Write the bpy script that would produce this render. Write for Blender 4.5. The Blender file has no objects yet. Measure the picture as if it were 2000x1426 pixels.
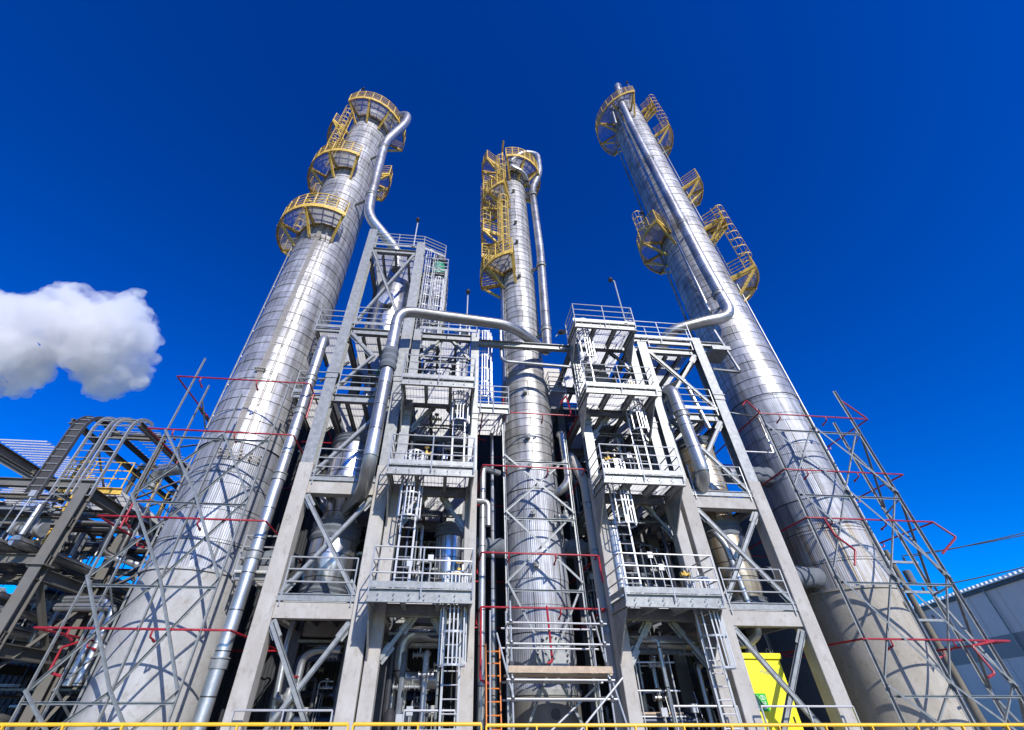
import bpy, math, random
from mathutils import Vector, Matrix, noise
random.seed(7)
R = math.radians
PI = math.pi
sc = bpy.context.scene
col = sc.collection

# ------------------------------------------------------------------ camera
cd = bpy.data.cameras.new('camera')
cam = bpy.data.objects.new('camera', cd)
col.objects.link(cam)
cam.location = (0, 0, 1.5)
cam.rotation_euler = (R(90 + 39), 0, R(-5.5))
cd.sensor_width = 36
cd.lens = 848 / 2000 * 36
cd.shift_x = 45 / 2000
cd.clip_start = 0.1
cd.clip_end = 5000
sc.camera = cam
# ------------------------------------------------------------------ light
SUN_EL, SUN_AZ = R(31), R(162)      # azimuth clockwise from +Y
w = bpy.data.worlds.new('World')
sc.world = w
w.use_nodes = True
nt = w.node_tree
nt.nodes.clear()
sky = nt.nodes.new('ShaderNodeTexSky')
sky.sky_type = 'NISHITA'
sky.sun_disc = False
sky.sun_elevation = SUN_EL
sky.sun_rotation = SUN_AZ
sky.altitude = 800
sky.air_density = 1.0
sky.dust_density = 0.6
sky.ozone_density = 3.0
gm = nt.nodes.new('ShaderNodeGamma'); gm.inputs[1].default_value = 1.2
hs = nt.nodes.new('ShaderNodeHueSaturation'); hs.inputs['Saturation'].default_value = 2.15
hs.inputs['Value'].default_value = 1.48
hs.inputs['Hue'].default_value = 0.5235
bg = nt.nodes.new('ShaderNodeBackground'); bg.inputs[1].default_value = 0.10
wo = nt.nodes.new('ShaderNodeOutputWorld')
nt.links.new(sky.outputs[0], gm.inputs[0])
nt.links.new(gm.outputs[0], hs.inputs['Color'])
nt.links.new(hs.outputs[0], bg.inputs[0])
nt.links.new(bg.outputs[0], wo.inputs[0])
sd = bpy.data.lights.new('sun', 'SUN')
sd.energy = 5.0
sd.angle = R(0.53)
sd.color = (1, 0.965, 0.915)
sun = bpy.data.objects.new('sun', sd)
col.objects.link(sun)
sv = Vector((math.sin(SUN_AZ) * math.cos(SUN_EL), math.cos(SUN_AZ) * math.cos(SUN_EL), math.sin(SUN_EL)))
sun.rotation_euler = sv.to_track_quat('Z', 'Y').to_euler()
sun.location = (20, -30, 60)
sc.view_settings.view_transform = 'Standard'
sc.view_settings.look = 'None'
sc.view_settings.gamma = 1
sc.view_settings.exposure = 0.0
sc.cycles.max_bounces = 8
sc.cycles.diffuse_bounces = 2
sc.cycles.volume_bounces = 6
sc.cycles.transparent_max_bounces = 8

# ------------------------------------------------------------------ materials
def mat(name, base, rough=0.5, metal=0.0, var=0.12, scale=3.0, bump=0.0, bscale=30.0, streak=False, spec=0.5):
    m = bpy.data.materials.new(name)
    m.use_nodes = True
    t = m.node_tree; n = t.nodes; l = t.links
    b = n['Principled BSDF']
    b.inputs['Metallic'].default_value = metal
    b.inputs['Roughness'].default_value = rough
    b.inputs['Specular IOR Level'].default_value = spec
    tc = n.new('ShaderNodeTexCoord')
    mp = n.new('ShaderNodeMapping')
    if streak: mp.inputs['Scale'].default_value = (1, 1, 0.15)
    l.new(tc.outputs['Object'], mp.inputs[0])
    no = n.new('ShaderNodeTexNoise'); no.inputs['Scale'].default_value = scale; no.inputs['Detail'].default_value = 6
    no.inputs['Roughness'].default_value = 0.65
    l.new(mp.outputs[0], no.inputs['Vector'])
    cr = n.new('ShaderNodeValToRGB')
    cr.color_ramp.elements[0].position = 0.3; cr.color_ramp.elements[1].position = 0.72
    cr.color_ramp.elements[0].color = [c * (1 - var) for c in base] + [1]
    cr.color_ramp.elements[1].color = [min(1, c * (1 + var)) for c in base] + [1]
    l.new(no.outputs['Fac'], cr.inputs[0])
    l.new(cr.outputs[0], b.inputs['Base Color'])
    if bump:
        n2 = n.new('ShaderNodeTexNoise'); n2.inputs['Scale'].default_value = bscale; n2.inputs['Detail'].default_value = 4
        l.new(tc.outputs['Object'], n2.inputs['Vector'])
        bp = n.new('ShaderNodeBump'); bp.inputs['Strength'].default_value = bump; bp.inputs['Distance'].default_value = 0.02
        l.new(n2.outputs['Fac'], bp.inputs['Height']); l.new(bp.outputs[0], b.inputs['Normal'])
    return m

def cladding(name, base, radius, band, metal=0.42, rough=0.44, seg=3.3, stain_or_reflection=False):
    """wrapped sheet metal: joints and sheet to sheet tone in cylinder coordinates"""
    m = mat(name, base, rough, metal, 0.16, 1.1)
    t = m.node_tree; n = t.nodes; l = t.links
    b = n['Principled BSDF']
    ramp = [x for x in n if x.type == 'VALTORGB'][0]
    tc = [x for x in n if x.type == 'TEX_COORD'][0]
    sx = n.new('ShaderNodeSeparateXYZ'); l.new(tc.outputs['Object'], sx.inputs[0])
    at = n.new('ShaderNodeMath'); at.operation = 'ARCTAN2'
    l.new(sx.outputs[1], at.inputs[0]); l.new(sx.outputs[0], at.inputs[1])
    ml = n.new('ShaderNodeMath'); ml.operation = 'MULTIPLY'; ml.inputs[1].default_value = radius
    l.new(at.outputs[0], ml.inputs[0])
    cx = n.new('ShaderNodeCombineXYZ'); l.new(ml.outputs[0], cx.inputs[0]); l.new(sx.outputs[2], cx.inputs[1])
    br = n.new('ShaderNodeTexBrick')
    br.inputs['Scale'].default_value = 1.0
    br.inputs['Brick Width'].default_value = seg
    br.inputs['Row Height'].default_value = band
    br.inputs['Mortar Size'].default_value = 0.018
    br.inputs['Mortar Smooth'].default_value = 0.2
    br.inputs['Color1'].default_value = (0.70, 0.70, 0.71, 1)
    br.inputs['Color2'].default_value = (1.0, 1.0, 1.0, 1)
    br.inputs['Mortar'].default_value = (0.16, 0.15, 0.14, 1)
    l.new(cx.outputs[0], br.inputs['Vector'])
    mx = n.new('ShaderNodeMix'); mx.data_type = 'RGBA'; mx.blend_type = 'MULTIPLY'; mx.inputs[0].default_value = 1
    l.new(ramp.outputs[0], mx.inputs[6]); l.new(br.outputs[0], mx.inputs[7])
    last = mx.outputs[2]
    # streaky dirt
    mp = n.new('ShaderNodeMapping'); mp.inputs['Scale'].default_value = (6, 0.35, 1); l.new(cx.outputs[0], mp.inputs[0])
    no = n.new('ShaderNodeTexNoise'); no.inputs['Scale'].default_value = 1.0; no.inputs['Detail'].default_value = 5
    l.new(mp.outputs[0], no.inputs['Vector'])
    r2 = n.new('ShaderNodeValToRGB'); r2.color_ramp.elements[0].position = 0.35; r2.color_ramp.elements[1].position = 0.6
    r2.color_ramp.elements[0].color = (0.60, 0.58, 0.55, 1) if not stain_or_reflection else (0.62, 0.50, 0.33, 1)
    r2.color_ramp.elements[1].color = (1, 1, 1, 1)
    l.new(no.outputs['Fac'], r2.inputs[0])
    m2 = n.new('ShaderNodeMix'); m2.data_type = 'RGBA'; m2.blend_type = 'MULTIPLY'; m2.inputs[0].default_value = 1
    l.new(last, m2.inputs[6]); l.new(r2.outputs[0], m2.inputs[7])
    l.new(m2.outputs[2], b.inputs['Base Color'])
    # roughness per patch + dents
    n3 = n.new('ShaderNodeTexNoise'); n3.inputs['Scale'].default_value = 1.7; n3.inputs['Detail'].default_value = 3
    l.new(tc.outputs['Object'], n3.inputs['Vector'])
    mr = n.new('ShaderNodeMapRange'); mr.inputs[3].default_value = rough - 0.10; mr.inputs[4].default_value = rough + 0.14
    l.new(n3.outputs['Fac'], mr.inputs[0]); l.new(mr.outputs[0], b.inputs['Roughness'])
    bp = n.new('ShaderNodeBump'); bp.inputs['Strength'].default_value = 0.35; bp.inputs['Distance'].default_value = 0.05
    l.new(n3.outputs['Fac'], bp.inputs['Height']); l.new(bp.outputs[0], b.inputs['Normal'])
    return m

M = {}
M['alu'] = cladding('aluminium_cladding', (0.63, 0.625, 0.62), 1.55, 1.0)
M['alu_mid'] = cladding('aluminium_cladding_fine', (0.62, 0.61, 0.58), 1.05, 0.8, seg=3.4)
M['alu_rib'] = cladding('ribbed_cladding', (0.48, 0.495, 0.52), 1.6, 1.2, metal=0.28, rough=0.5, seg=3.0)
M['rib_stain'] = cladding('ribbed_cladding_stained', (0.50, 0.50, 0.50), 1.6, 1.2, metal=0.28, rough=0.5, seg=1.6, stain_or_reflection=True)
M['alu_ves'] = cladding('vessel_cladding', (0.74, 0.74, 0.74), 0.9, 0.75, metal=0.85, rough=0.3)
M['alu_tan'] = cladding('tan_reflection_cladding', (0.74, 0.66, 0.52), 0.75, 0.5, metal=0.7, rough=0.34, stain_or_reflection=True)  # brown metal reflection painted into the vessel's base colour
M['pipe'] = cladding('pipe_cladding', (0.60, 0.60, 0.58), 0.3, 1.0, metal=0.75, rough=0.38, seg=3)
M['conc'] = mat('fireproof_concrete', (0.46, 0.435, 0.39), 0.85, 0, 0.06, 1.3, 0.2, 25)
M['skirt'] = mat('skirt_concrete', (0.43, 0.43, 0.42), 0.85, 0, 0.10, 0.9, 0.25, 22)
M['skirt_tan'] = mat('skirt_concrete_tan', (0.40, 0.37, 0.31), 0.85, 0, 0.10, 0.9, 0.25, 22)
def dirt(m, tint, lo=.42, hi=.62, sc3=(1.5, 1.5, .25), amt=1.0, scale=1.6):
    t = m.node_tree; n = t.nodes; l = t.links; b = n['Principled BSDF']
    src = b.inputs['Base Color'].links[0].from_socket
    tc = [x for x in n if x.type == 'TEX_COORD'][0]
    mp = n.new('ShaderNodeMapping'); mp.inputs['Scale'].default_value = sc3; l.new(tc.outputs['Object'], mp.inputs[0])
    no = n.new('ShaderNodeTexNoise'); no.inputs['Scale'].default_value = scale; no.inputs['Detail'].default_value = 8; no.inputs['Roughness'].default_value = .7
    l.new(mp.outputs[0], no.inputs['Vector'])
    r = n.new('ShaderNodeValToRGB'); r.color_ramp.elements[0].position = lo; r.color_ramp.elements[1].position = hi
    r.color_ramp.elements[0].color = (*tint, 1); r.color_ramp.elements[1].color = (1, 1, 1, 1)
    l.new(no.outputs['Fac'], r.inputs[0])
    x = n.new('ShaderNodeMix'); x.data_type = 'RGBA'; x.blend_type = 'MULTIPLY'; x.inputs[0].default_value = amt
    l.new(src, x.inputs[6]); l.new(r.outputs[0], x.inputs[7]); l.new(x.outputs[2], b.inputs['Base Color'])
for k_ in ('conc', 'skirt', 'skirt_tan'):
    dirt(M[k_], (.86, .84, .81), sc3=(1.2, 1.2, .7)); dirt(M[k_], (.80, .77, .73), .36, .46, (3, 3, 2), 1, 2.0)
dirt(M['alu'], (.66, .66, .67), .38, .55, (1, 1, 1), 1, .6); dirt(M['alu_mid'], (.68, .68, .68), .38, .55, (1, 1, 1), 1, .8)
dirt(M['alu_rib'], (.72, .73, .76), .38, .55, (1, 1, .3), 1, 1.2)
M['galv'] = mat('galvanised_steel', (0.285, 0.29, 0.275), 0.45, 0.3, 0.28, 5.0, 0.05, 60)
M['rail'] = mat('galvanised_tube', (0.46, 0.46, 0.45), 0.4, 0.35, 0.08, 6.0)
M['grate'] = mat('grating_steel', (0.52, 0.52, 0.50), 0.55, 0.2, 0.15, 4.0)
M['dark'] = mat('dark_steel', (0.045, 0.045, 0.05), 0.5, 0.3, 0.3, 3.0)
M['greysteel'] = mat('grey_painted_steel', (0.15, 0.14, 0.12), 0.5, 0, 0.12, 2.0, 0.05, 30)
M['lat'] = mat('dull_galvanised_angle', (0.22, 0.235, 0.23), 0.5, 0.3, 0.25, 6.0)
M['darkgrey_and_shade'] = mat('dark_grey_steel_and_shade', (0.10, 0.10, 0.105), 0.5, 0.2, 0.2, 3.0)  # dark tray steel; on rear posts, bay shade put into the colour
M['yellow'] = mat('yellow_paint', (0.66, 0.43, 0.08), 0.5, 0, 0.4, 5.0)
M['yrail'] = mat('yellow_rail_paint', (0.85, 0.50, 0.03), 0.4, 0, 0.10, 4.0)
M['cab'] = mat('cabinet_yellow', (0.90, 0.80, 0.02), 0.4, 0, 0.03, 2.0)
M['red'] = mat('red_paint', (0.34, 0.012, 0.022), 0.42, 0, 0.4, 5.0)
M['jack'] = mat('grey_insulation_fabric', (0.13, 0.145, 0.16), 0.8, 0, 0.25, 3.0, 0.9, 7)
M['navy'] = mat('navy_paint', (0.03, 0.05, 0.10), 0.45, 0, 0.2, 3.0)
M['beige'] = mat('beige_pipe_paint', (0.42, 0.38, 0.32), 0.5, 0, 0.08, 2.0)
M['wood'] = mat('scaffold_plank', (0.48, 0.36, 0.24), 0.8, 0, 0.25, 6.0)
M['orange'] = mat('orange_paint', (0.70, 0.20, 0.03), 0.5, 0, 0.15, 4.0)
M['green'] = mat('green_paint', (0.02, 0.22, 0.12), 0.45, 0, 0.15, 4.0)
M['signgreen'] = mat('sign_green', (0.02, 0.42, 0.03), 0.5, 0, 0.03, 4.0)
M['white'] = mat('white_paint', (0.80, 0.80, 0.80), 0.5, 0, 0.03, 4.0)
M['glass'] = mat('lamp_glass', (0.08, 0.09, 0.10), 0.15, 0, 0.1, 4.0)
M['greyink'] = mat('grey_lettering', (0.45, 0.43, 0.30), 0.6, 0, 0.05, 4.0)
M['hall'] = mat('dark_corrugated_sheet', (0.030, 0.032, 0.036), 0.6, 0.1, 0.3, 1.5)
M['ware'] = mat('warehouse_cladding', (0.62, 0.55, 0.47), 0.6, 0, 0.06, 0.8)
M['ware2'] = mat('warehouse_stripe', (0.22, 0.22, 0.20), 0.6, 0, 0.06, 0.8)
M['roof'] = mat('warehouse_roof_sheet', (0.62, 0.63, 0.64), 0.4, 0.3, 0.1, 2.0)
M['pole'] = mat('weathered_wood_pole', (0.16, 0.14, 0.10), 0.9, 0, 0.35, 5.0, 0.3, 20, streak=True)
M['wire'] = mat('cable_black', (0.02, 0.02, 0.025), 0.6, 0, 0.1, 3.0)
M['ground'] = mat('dark_gravel_ground', (0.075, 0.07, 0.065), 0.9, 0, 0.2, 0.25, 0.2, 8)

# ------------------------------------------------------------------ mesh builder
class MB:
    def __init__(s): s.v = []; s.f = []
    def add(s, vs, fs):
        o = len(s.v); s.v += [tuple(a) for a in vs]; s.f += [tuple(i + o for i in f) for f in fs]; return s
    def box(s, x0, x1, y0, y1, z0, z1):
        vs = [(x, y, z) for z in (z0, z1) for y in (y0, y1) for x in (x0, x1)]
        return s.add(vs, [(0, 2, 3, 1), (4, 5, 7, 6), (0, 1, 5, 4), (2, 6, 7, 3), (0, 4, 6, 2), (1, 3, 7, 5)])
    def bar(s, p, q, w_, h, up=(0, 0, 1), off=(0, 0)):
        p = Vector(p); q = Vector(q); d = (q - p)
        if d.length < 1e-6: return s
        d.normalize(); up = Vector(up)
        if abs(d.dot(up)) > 0.98: up = Vector((0, 1, 0))
        a = d.cross(up).normalized(); b = a.cross(d)
        c = a * off[0] + b * off[1]
        vs = []
        for e in (p, q):
            for (i, j) in ((-1, -1), (1, -1), (1, 1), (-1, 1)):
                vs.append(e + c + a * (i * w_ / 2) + b * (j * h / 2))
        return s.add(vs, [(3, 2, 1, 0), (4, 5, 6, 7), (0, 1, 5, 4), (1, 2, 6, 5), (2, 3, 7, 6), (3, 0, 4, 7)])
    def ib(s, p, q, w_, h, up=(0, 0, 1), t=0.02):
        s.bar(p, q, w_, t, up, (0, h / 2 - t / 2)); s.bar(p, q, w_, t, up, (0, -h / 2 + t / 2))
        return s.bar(p, q, t, h - 2 * t, up)
    def ch(s, p, q, w_, h, up=(0, 0, 1), t=0.02, side=1):
        s.bar(p, q, w_, t, up, (0, h / 2 - t / 2)); s.bar(p, q, w_, t, up, (0, -h / 2 + t / 2))
        return s.bar(p, q, t, h - 2 * t, up, (side * (w_ / 2 - t / 2), 0))
    def ang(s, p, q, w_, up=(0, 0, 1), t=0.012):
        s.bar(p, q, w_, t, up, (0, w_ / 2)); return s.bar(p, q, t, w_ - t, up, (-w_ / 2 + t / 2, -t / 2 + 0.0))
    def tube(s, pts, r, n=10, cap=True, radii=None):
        pts = [Vector(p) for p in pts]; o = len(s.v); k = len(pts)
        nrm = None
        for i, p in enumerate(pts):
            if i == 0: d = pts[1] - p
            elif i == k - 1: d = p - pts[i - 1]
            else: d = (pts[i + 1] - p).normalized() + (p - pts[i - 1]).normalized()
            d.normalize()
            if nrm is None:
                nrm = d.orthogonal().normalized()
            else:
                nrm = (nrm - d * nrm.dot(d))
                nrm = nrm.normalized() if nrm.length > 1e-6 else d.orthogonal().normalized()
            bn = d.cross(nrm)
            rr = radii[i] if radii else r
            for j in range(n):
                a = 2 * PI * j / n
                s.v.append(tuple(p + nrm * (math.cos(a) * rr) + bn * (math.sin(a) * rr)))
        for i in range(k - 1):
            for j in range(n):
                a = o + i * n + j; b = o + i * n + (j + 1) % n
                s.f.append((a, b, b + n, a + n))
        if cap:
            s.f.append(tuple(o + j for j in reversed(range(n)))); s.f.append(tuple(o + (k - 1) * n + j for j in range(n)))
        return s
    def lathe(s, prof, n, cx=0, cy=0, a0=0, a1=360, rib=0, ribn=0):
        o = len(s.v); full = abs(a1 - a0) >= 359.9; m = n if full else n + 1
        for (r, z) in prof:
            for j in range(m):
                a = R(a0 + (a1 - a0) * j / n)
                rr = r + (rib if ribn and (j % 4) in (1, 2) else 0)
                s.v.append((cx + rr * math.cos(a), cy + rr * math.sin(a), z))
        for i in range(len(prof) - 1):
            for j in range(n):
                a = o + i * m + j; b = o + i * m + (j + 1) % m
                s.f.append((a, b, b + m, a + m))
        return s
    def disc(s, cx, cy, z, r, n=32):
        return s.add([(cx + r * math.cos(2 * PI * j / n), cy + r * math.sin(2 * PI * j / n), z) for j in range(n)], [tuple(range(n))])
    def build(s, name, m, parent=None, smooth=True, loc=None):
        me = bpy.data.meshes.new(name)
        off = Vector((0, 0, 0))
        if parent is not None:
            off = Vector(parent['_o']) if '_o' in parent else Vector((0, 0, 0))
        elif loc is not None: off = Vector(loc)
        me.from_pydata([(a[0] - off.x, a[1] - off.y, a[2] - off.z) for a in s.v], [], s.f)
        me.materials.append(m)
        if smooth:
            me.polygons.foreach_set('use_smooth', [True] * len(me.polygons))
            me.update()
            me.set_sharp_from_angle(angle=R(32))
        me.update()
        o = bpy.data.objects.new(name, me); col.objects.link(o)
        if parent is not None:
            o.parent = parent; o['_o'] = list(off)
        else:
            o.location = off; o['_o'] = list(off)
        return o

def fillet(pts, rad, seg=5):
    pts = [Vector(p) for p in pts]; out = [pts[0]]
    for i in range(1, len(pts) - 1):
        a, b, c = pts[i - 1], pts[i], pts[i + 1]
        u = (a - b); v = (c - b); lu, lv = u.length, v.length
        u.normalize(); v.normalize()
        d = min(rad, lu * 0.49, lv * 0.49)
        p0 = b + u * d; p1 = b + v * d
        for k in range(seg + 1):
            t = k / seg
            out.append(p0 * (1 - t) ** 2 + b * 2 * t * (1 - t) + p1 * t * t)
    out.append(pts[-1])
    return out

def tag(o, label=None, cat=None, group=None, kind=None):
    if label: o['label'] = label
    if cat: o['category'] = cat
    if group: o['group'] = group
    if kind: o['kind'] = kind
    return o
def thing(name, loc, label, cat, group=None):
    o = bpy.data.objects.new(name, None); col.objects.link(o)
    o.location = loc; o['_o'] = list(loc); o.empty_display_size = 0.3
    return tag(o, label, cat, group)
def copy_tree(o, parent=None):
    c = o.copy(); col.objects.link(c); c.parent = parent
    for ch in list(o.children): copy_tree(ch, c)
    return c
def circ(cx, cy, z, r, a):
    return Vector((cx + r * math.cos(R(a)), cy + r * math.sin(R(a)), z))

# ------------------------------------------------------------------ ground
g = MB().add([(-2500, -2500, 0), (2500, -2500, 0), (2500, 2500, 0), (-2500, 2500, 0)], [(0, 1, 2, 3)]).build('ground', M['ground'], smooth=False)
tag(g, kind='structure')
pl = MB().box(-18, 19, 13.2, 24, 0.004, 0.15).build('plant_slab', M['conc'], smooth=False)
tag(pl, kind='structure')

M['bounce'] = mat('pale_bounce_sheet', (0.55, 0.53, 0.50), 0.9, 0, 0.12, 0.3, 0.1, 8)  # pale surface of the added bounce sheet
bounce_ob = MB().add([(20, -5, .004), (90, -5, .004), (90, 90, .004), (20, 90, .004)], [(0, 1, 2, 3)]).build('bounce_sheet', M['bounce'], smooth=False)  # unseen sheet, added to bounce light onto the warehouse wall
tag(bounce_ob, kind='structure')
# ------------------------------------------------------------------ shared pieces
def railing(pts, h=1.1, post=1.25, rails=(1.1, 0.75, 0.42), toe=True, r=0.024, mb=None, closed=False, drop=0.0):
    """handrail along a polyline at deck level"""
    mb = mb or MB()
    pts = [Vector(p) for p in pts]
    for z in rails:
        mb.tube([p + Vector((0, 0, z)) for p in pts], r, 6)
    for a, b in zip(pts, pts[1:]):
        L = (b - a).length; k = max(1, round(L / post))
        for i in range(k + 1):
            if i == k and b is not pts[-1]: continue
            q = a.lerp(b, i / k)
            if k > 1 and i == 0 and a is pts[0]: q = a.lerp(b, 0.1 / max(L, .2))
            mb.tube([q + Vector((0, 0, -drop)), q + Vector((0, 0, rails[0]))], r, 6)
    return mb
def toeboard(pts, h=0.16):
    mb = MB()
    for a, b in zip(pts, pts[1:]):
        a = Vector(a); b = Vector(b)
        mb.bar(a + Vector((0, 0, h / 2 + .02)), b + Vector((0, 0, h / 2 + .02)), 0.012, h)
    return mb
def grating(x0, x1, y0, y1, z, pitch=0.07, d=0.045):
    mb = MB()
    n = int((y1 - y0) / pitch)
    for i in range(n + 1):
        y = y0 + i * pitch
        mb.box(x0, x1, y - .002, y + .002, z - d, z)
    k = int((x1 - x0) / 0.12)
    for i in range(k + 1):
        x = x0 + i * (x1 - x0) / k
        mb.box(x - .003, x + .003, y0, y1, z - 0.008, z + 0.003)
    return mb
def ladder(parent, x, y, z0, z1, ax=(1, 0), wd=0.45, cage=True, m='rail', cz=2.3, out=None):
    """ladder: stiles spaced along ax; cage bulges along out"""
    ax = Vector((ax[0], ax[1], 0)).normalized()
    o = Vector((ax.y, -ax.x, 0)) if out is None else Vector((out[0], out[1], 0))
    c = Vector((x, y, 0)); mb = MB()
    for s in (-1, 1):
        mb.bar(c + ax * (s * wd / 2) + Vector((0, 0, z0)), c + ax * (s * wd / 2) + Vector((0, 0, z1)), 0.03, 0.06, up=ax)
    z = z0 + .2
    while z < z1 - .05:
        mb.tube([c - ax * wd / 2 + Vector((0, 0, z)), c + ax * wd / 2 + Vector((0, 0, z))], 0.016 if m == 'rail' else .024, 5, cap=False); z += 0.3
    l = mb.build('ladder', M[m], parent)
    if cage and z1 - z0 > cz + .5:
        mb = MB(); rc = 0.36
        def ring(z):
            pts = []
            for k in range(11):
                a = PI * k / 10
                pts.append(c + ax * (math.cos(a) * rc) + o * (0.30 + math.sin(a) * rc) + Vector((0, 0, z)))
            return [c + ax * wd / 2 + Vector((0, 0, z))] + pts + [c - ax * wd / 2 + Vector((0, 0, z))]
        z = z0 + cz; zs = []
        while z <= z1 - .05: zs.append(z); z += 0.75
        for z in zs:
            rg = ring(z)
            for a, b in zip(rg, rg[1:]): mb.bar(a, b, 0.008, 0.05 if m == 'rail' else .08)
        rg = ring(0)
        for k in (1, 3, 5, 6, 7, 9, 11):
            mb.bar(rg[k] + Vector((0, 0, zs[0])), rg[k] + Vector((0, 0, zs[-1])), 0.04, 0.008, up=o)
        cg = mb.build('ladder_cage', M[m], l)
    return l
def floodlight(base, h, label, arm=(0.35, -0.15), group=None):
    t = thing('lamp_mast', base, label, 'lamp', group)
    b = Vector(base); top = b + Vector((0, 0, h))
    mb = MB().tube([b, top], 0.035, 8)
    mb.tube([top, top + Vector((arm[0], arm[1], 0.08))], 0.03, 8)
    mb.bar(b + Vector((0, 0, .05)), b + Vector((0, 0, .09)), .16, .16)
    mb.build('pole', M['rail'], t)
    e = top + Vector((arm[0], arm[1], 0.05))
    MB().lathe([(0.001, e.z + .1), (0.09, e.z + .08), (0.12, e.z - .08), (.10, e.z - .1)], 14, e.x, e.y).build('lamp_housing', M['dark'], t)
    MB().disc(e.x, e.y, e.z - .095, .10, 14).build('lamp_glass', M['glass'], t)
    return t

# ------------------------------------------------------------------ distillation columns
def platform(t, cx, cy, rin, rout, z, a0, a1, rail=(None, None), m='yellow', railr=0.036, gap=None):
    """sector platform round a column. angles in degrees, -90 faces the camera"""
    p = bpy.data.objects.new('platform', None); col.objects.link(p); p.parent = t; p['_o'] = t['_o']
    n = max(4, int(abs(a1 - a0) / 12))
    mb = MB()   # edge channel
    for k in range(n):
        b0 = a0 + (a1 - a0) * k / n; b1 = a0 + (a1 - a0) * (k + 1) / n
        mb.bar(circ(cx, cy, z, rout, b0), circ(cx, cy, z, rout, b1), 00.07, 0.30)
        mb.bar(circ(cx, cy, z, rin + .05, b0), circ(cx, cy, z, rin + .05, b1), 0.05, 0.14)
    for b in (a0, a1):
        mb.bar(circ(cx, cy, z, rin, b), circ(cx, cy, z, rout, b), 0.07, 0.24)
    mb.build('platform_edge', M[m], p)
    mb = MB(); kk = max(2, round(abs(a1 - a0) / 40))   # triangular brackets
    for k in range(kk + 1):
        b = a0 + (a1 - a0) * k / kk
        b = b + (1.5 if k == 0 else -1.5 if k == kk else 0)
        mb.bar(circ(cx, cy, z - .12, rin, b), circ(cx, cy, z - .12, rout, b), .11, .22)
        mb.bar(circ(cx, cy, z - .12, rout - .08, b), circ(cx, cy, z - (rout - rin) * 1.05, rin, b), .13, .13)
    mb.build('bracket', M[m], p)
    mb = MB(); rr = rin + .1
    while rr < rout - .03:
        for k in range(n):
            b0 = a0 + (a1 - a0) * k / n; b1 = a0 + (a1 - a0) * (k + 1) / n
            A = circ(cx, cy, z, rr, b0); B = circ(cx, cy, z, rr, b1)
            mb.bar(A, B, .008, .045)
        rr += 0.042
    mb.build('grating', M['grate'], p)
    pts = [circ(cx, cy, z + .12, rout, a0 + (a1 - a0) * k / n) for k in range(n + 1)]
    pts = [circ(cx, cy, z + .12, rin + .15, a0)] + pts + [circ(cx, cy, z + .12, rin + .15, a1)]
    mb = MB()
    for h in (1.1, .8, .5, .25):
        mb.tube([q + Vector((0, 0, h)) for q in pts], railr if h == 1.1 else railr * .8, 5)
    for q in pts[1:-1]:
        mb.tube([q, q + Vector((0, 0, 1.1))], railr, 5)
    mb.build('railing', M[m], p)
    return p

def make_column(name, cx, cy, parts, label):
    t = thing(name, (cx, cy, 0), label, 'column', 'tall silver distillation columns')
    for nm, mt, kind, z0, z1, r0, r1, band in parts:
        prof = []
        mb = MB()
        if kind == 'band':
            z = z0
            while z < z1 - .01:
                ze = min(z1, z + band); f0 = (z - z0) / (z1 - z0); f1 = (ze - z0) / (z1 - z0)
                ra = r0 + (r1 - r0) * f0; rb = r0 + (r1 - r0) * f1
                prof += [(ra + .028, z), (rb, ze)]
                z = ze
            mb.lathe(prof, 72, cx, cy)
        elif kind == 'rib':
            z = z0; n = 560 if r0 > 1.3 else 400
            while z < z1 - .01:
                ze = min(z1, z + band); prof += [(r0 + .02, z), (r0, ze)]; z = ze
            mb.lathe(prof, n, cx, cy, rib=0.007, ribn=1)
        elif kind == 'dome':
            mb.lathe([(r0 * math.cos(a), z0 + (z1 - z0) * math.sin(a)) for a in [PI / 2 * k / 8 for k in range(9)]], 48, cx, cy)
        else:
            mb.lathe([(r0, z0), (r1, z1), (r1 - .06, z1 + .02)], 72, cx, cy)
            mb.lathe([(r1 + .05, z1 - .06), (r1 + .05, z1 + .02), (r1 - .05, z1 + .04)], 72, cx, cy)
        mb.build(nm, mt, t)
    return t

CA = (-8.4, 17.0); CM = (3.38, 17.0); CR = (15.5, 17.0)
colA = make_column('distillation_column', CA[0], CA[1], [
    ('skirt', M['skirt'], 'plain', 0.15, 5.15, 1.62, 1.6, 0),
    ('ribbed_shell', M['alu_rib'], 'rib', 5.15, 9.6, 1.57, 1.57, 0.95),
    ('shell', M['alu'], 'band', 9.6, 40.6, 1.6, 1.5, 1.0),
    ('top_head', M['alu'], 'dome', 40.6, 41.5, 1.5, 0, 0)],
    'widest silver column, at left beside the pipe rack, with yellow platforms near its top')
colM = make_column('distillation_column', CM[0], CM[1], [
    ('skirt', M['greysteel'], 'plain', 0.15, 2.0, 1.12, 1.12, 0),
    ('lower_shell', M['alu_rib'], 'rib', 2.0, 9.2, 1.12, 1.12, 0.8),
    ('middle_shell', M['alu_mid'], 'band', 9.2, 14.0, 1.13, 1.13, 0.8),
    ('shell', M['alu_mid'], 'band', 14.0, 35.2, 1.0, 0.97, 0.8),
    ('top_head', M['alu_mid'], 'dome', 35.2, 35.9, .97, 0, 0)],
    'slimmest and shortest silver column, standing between the two steel frames')
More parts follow.
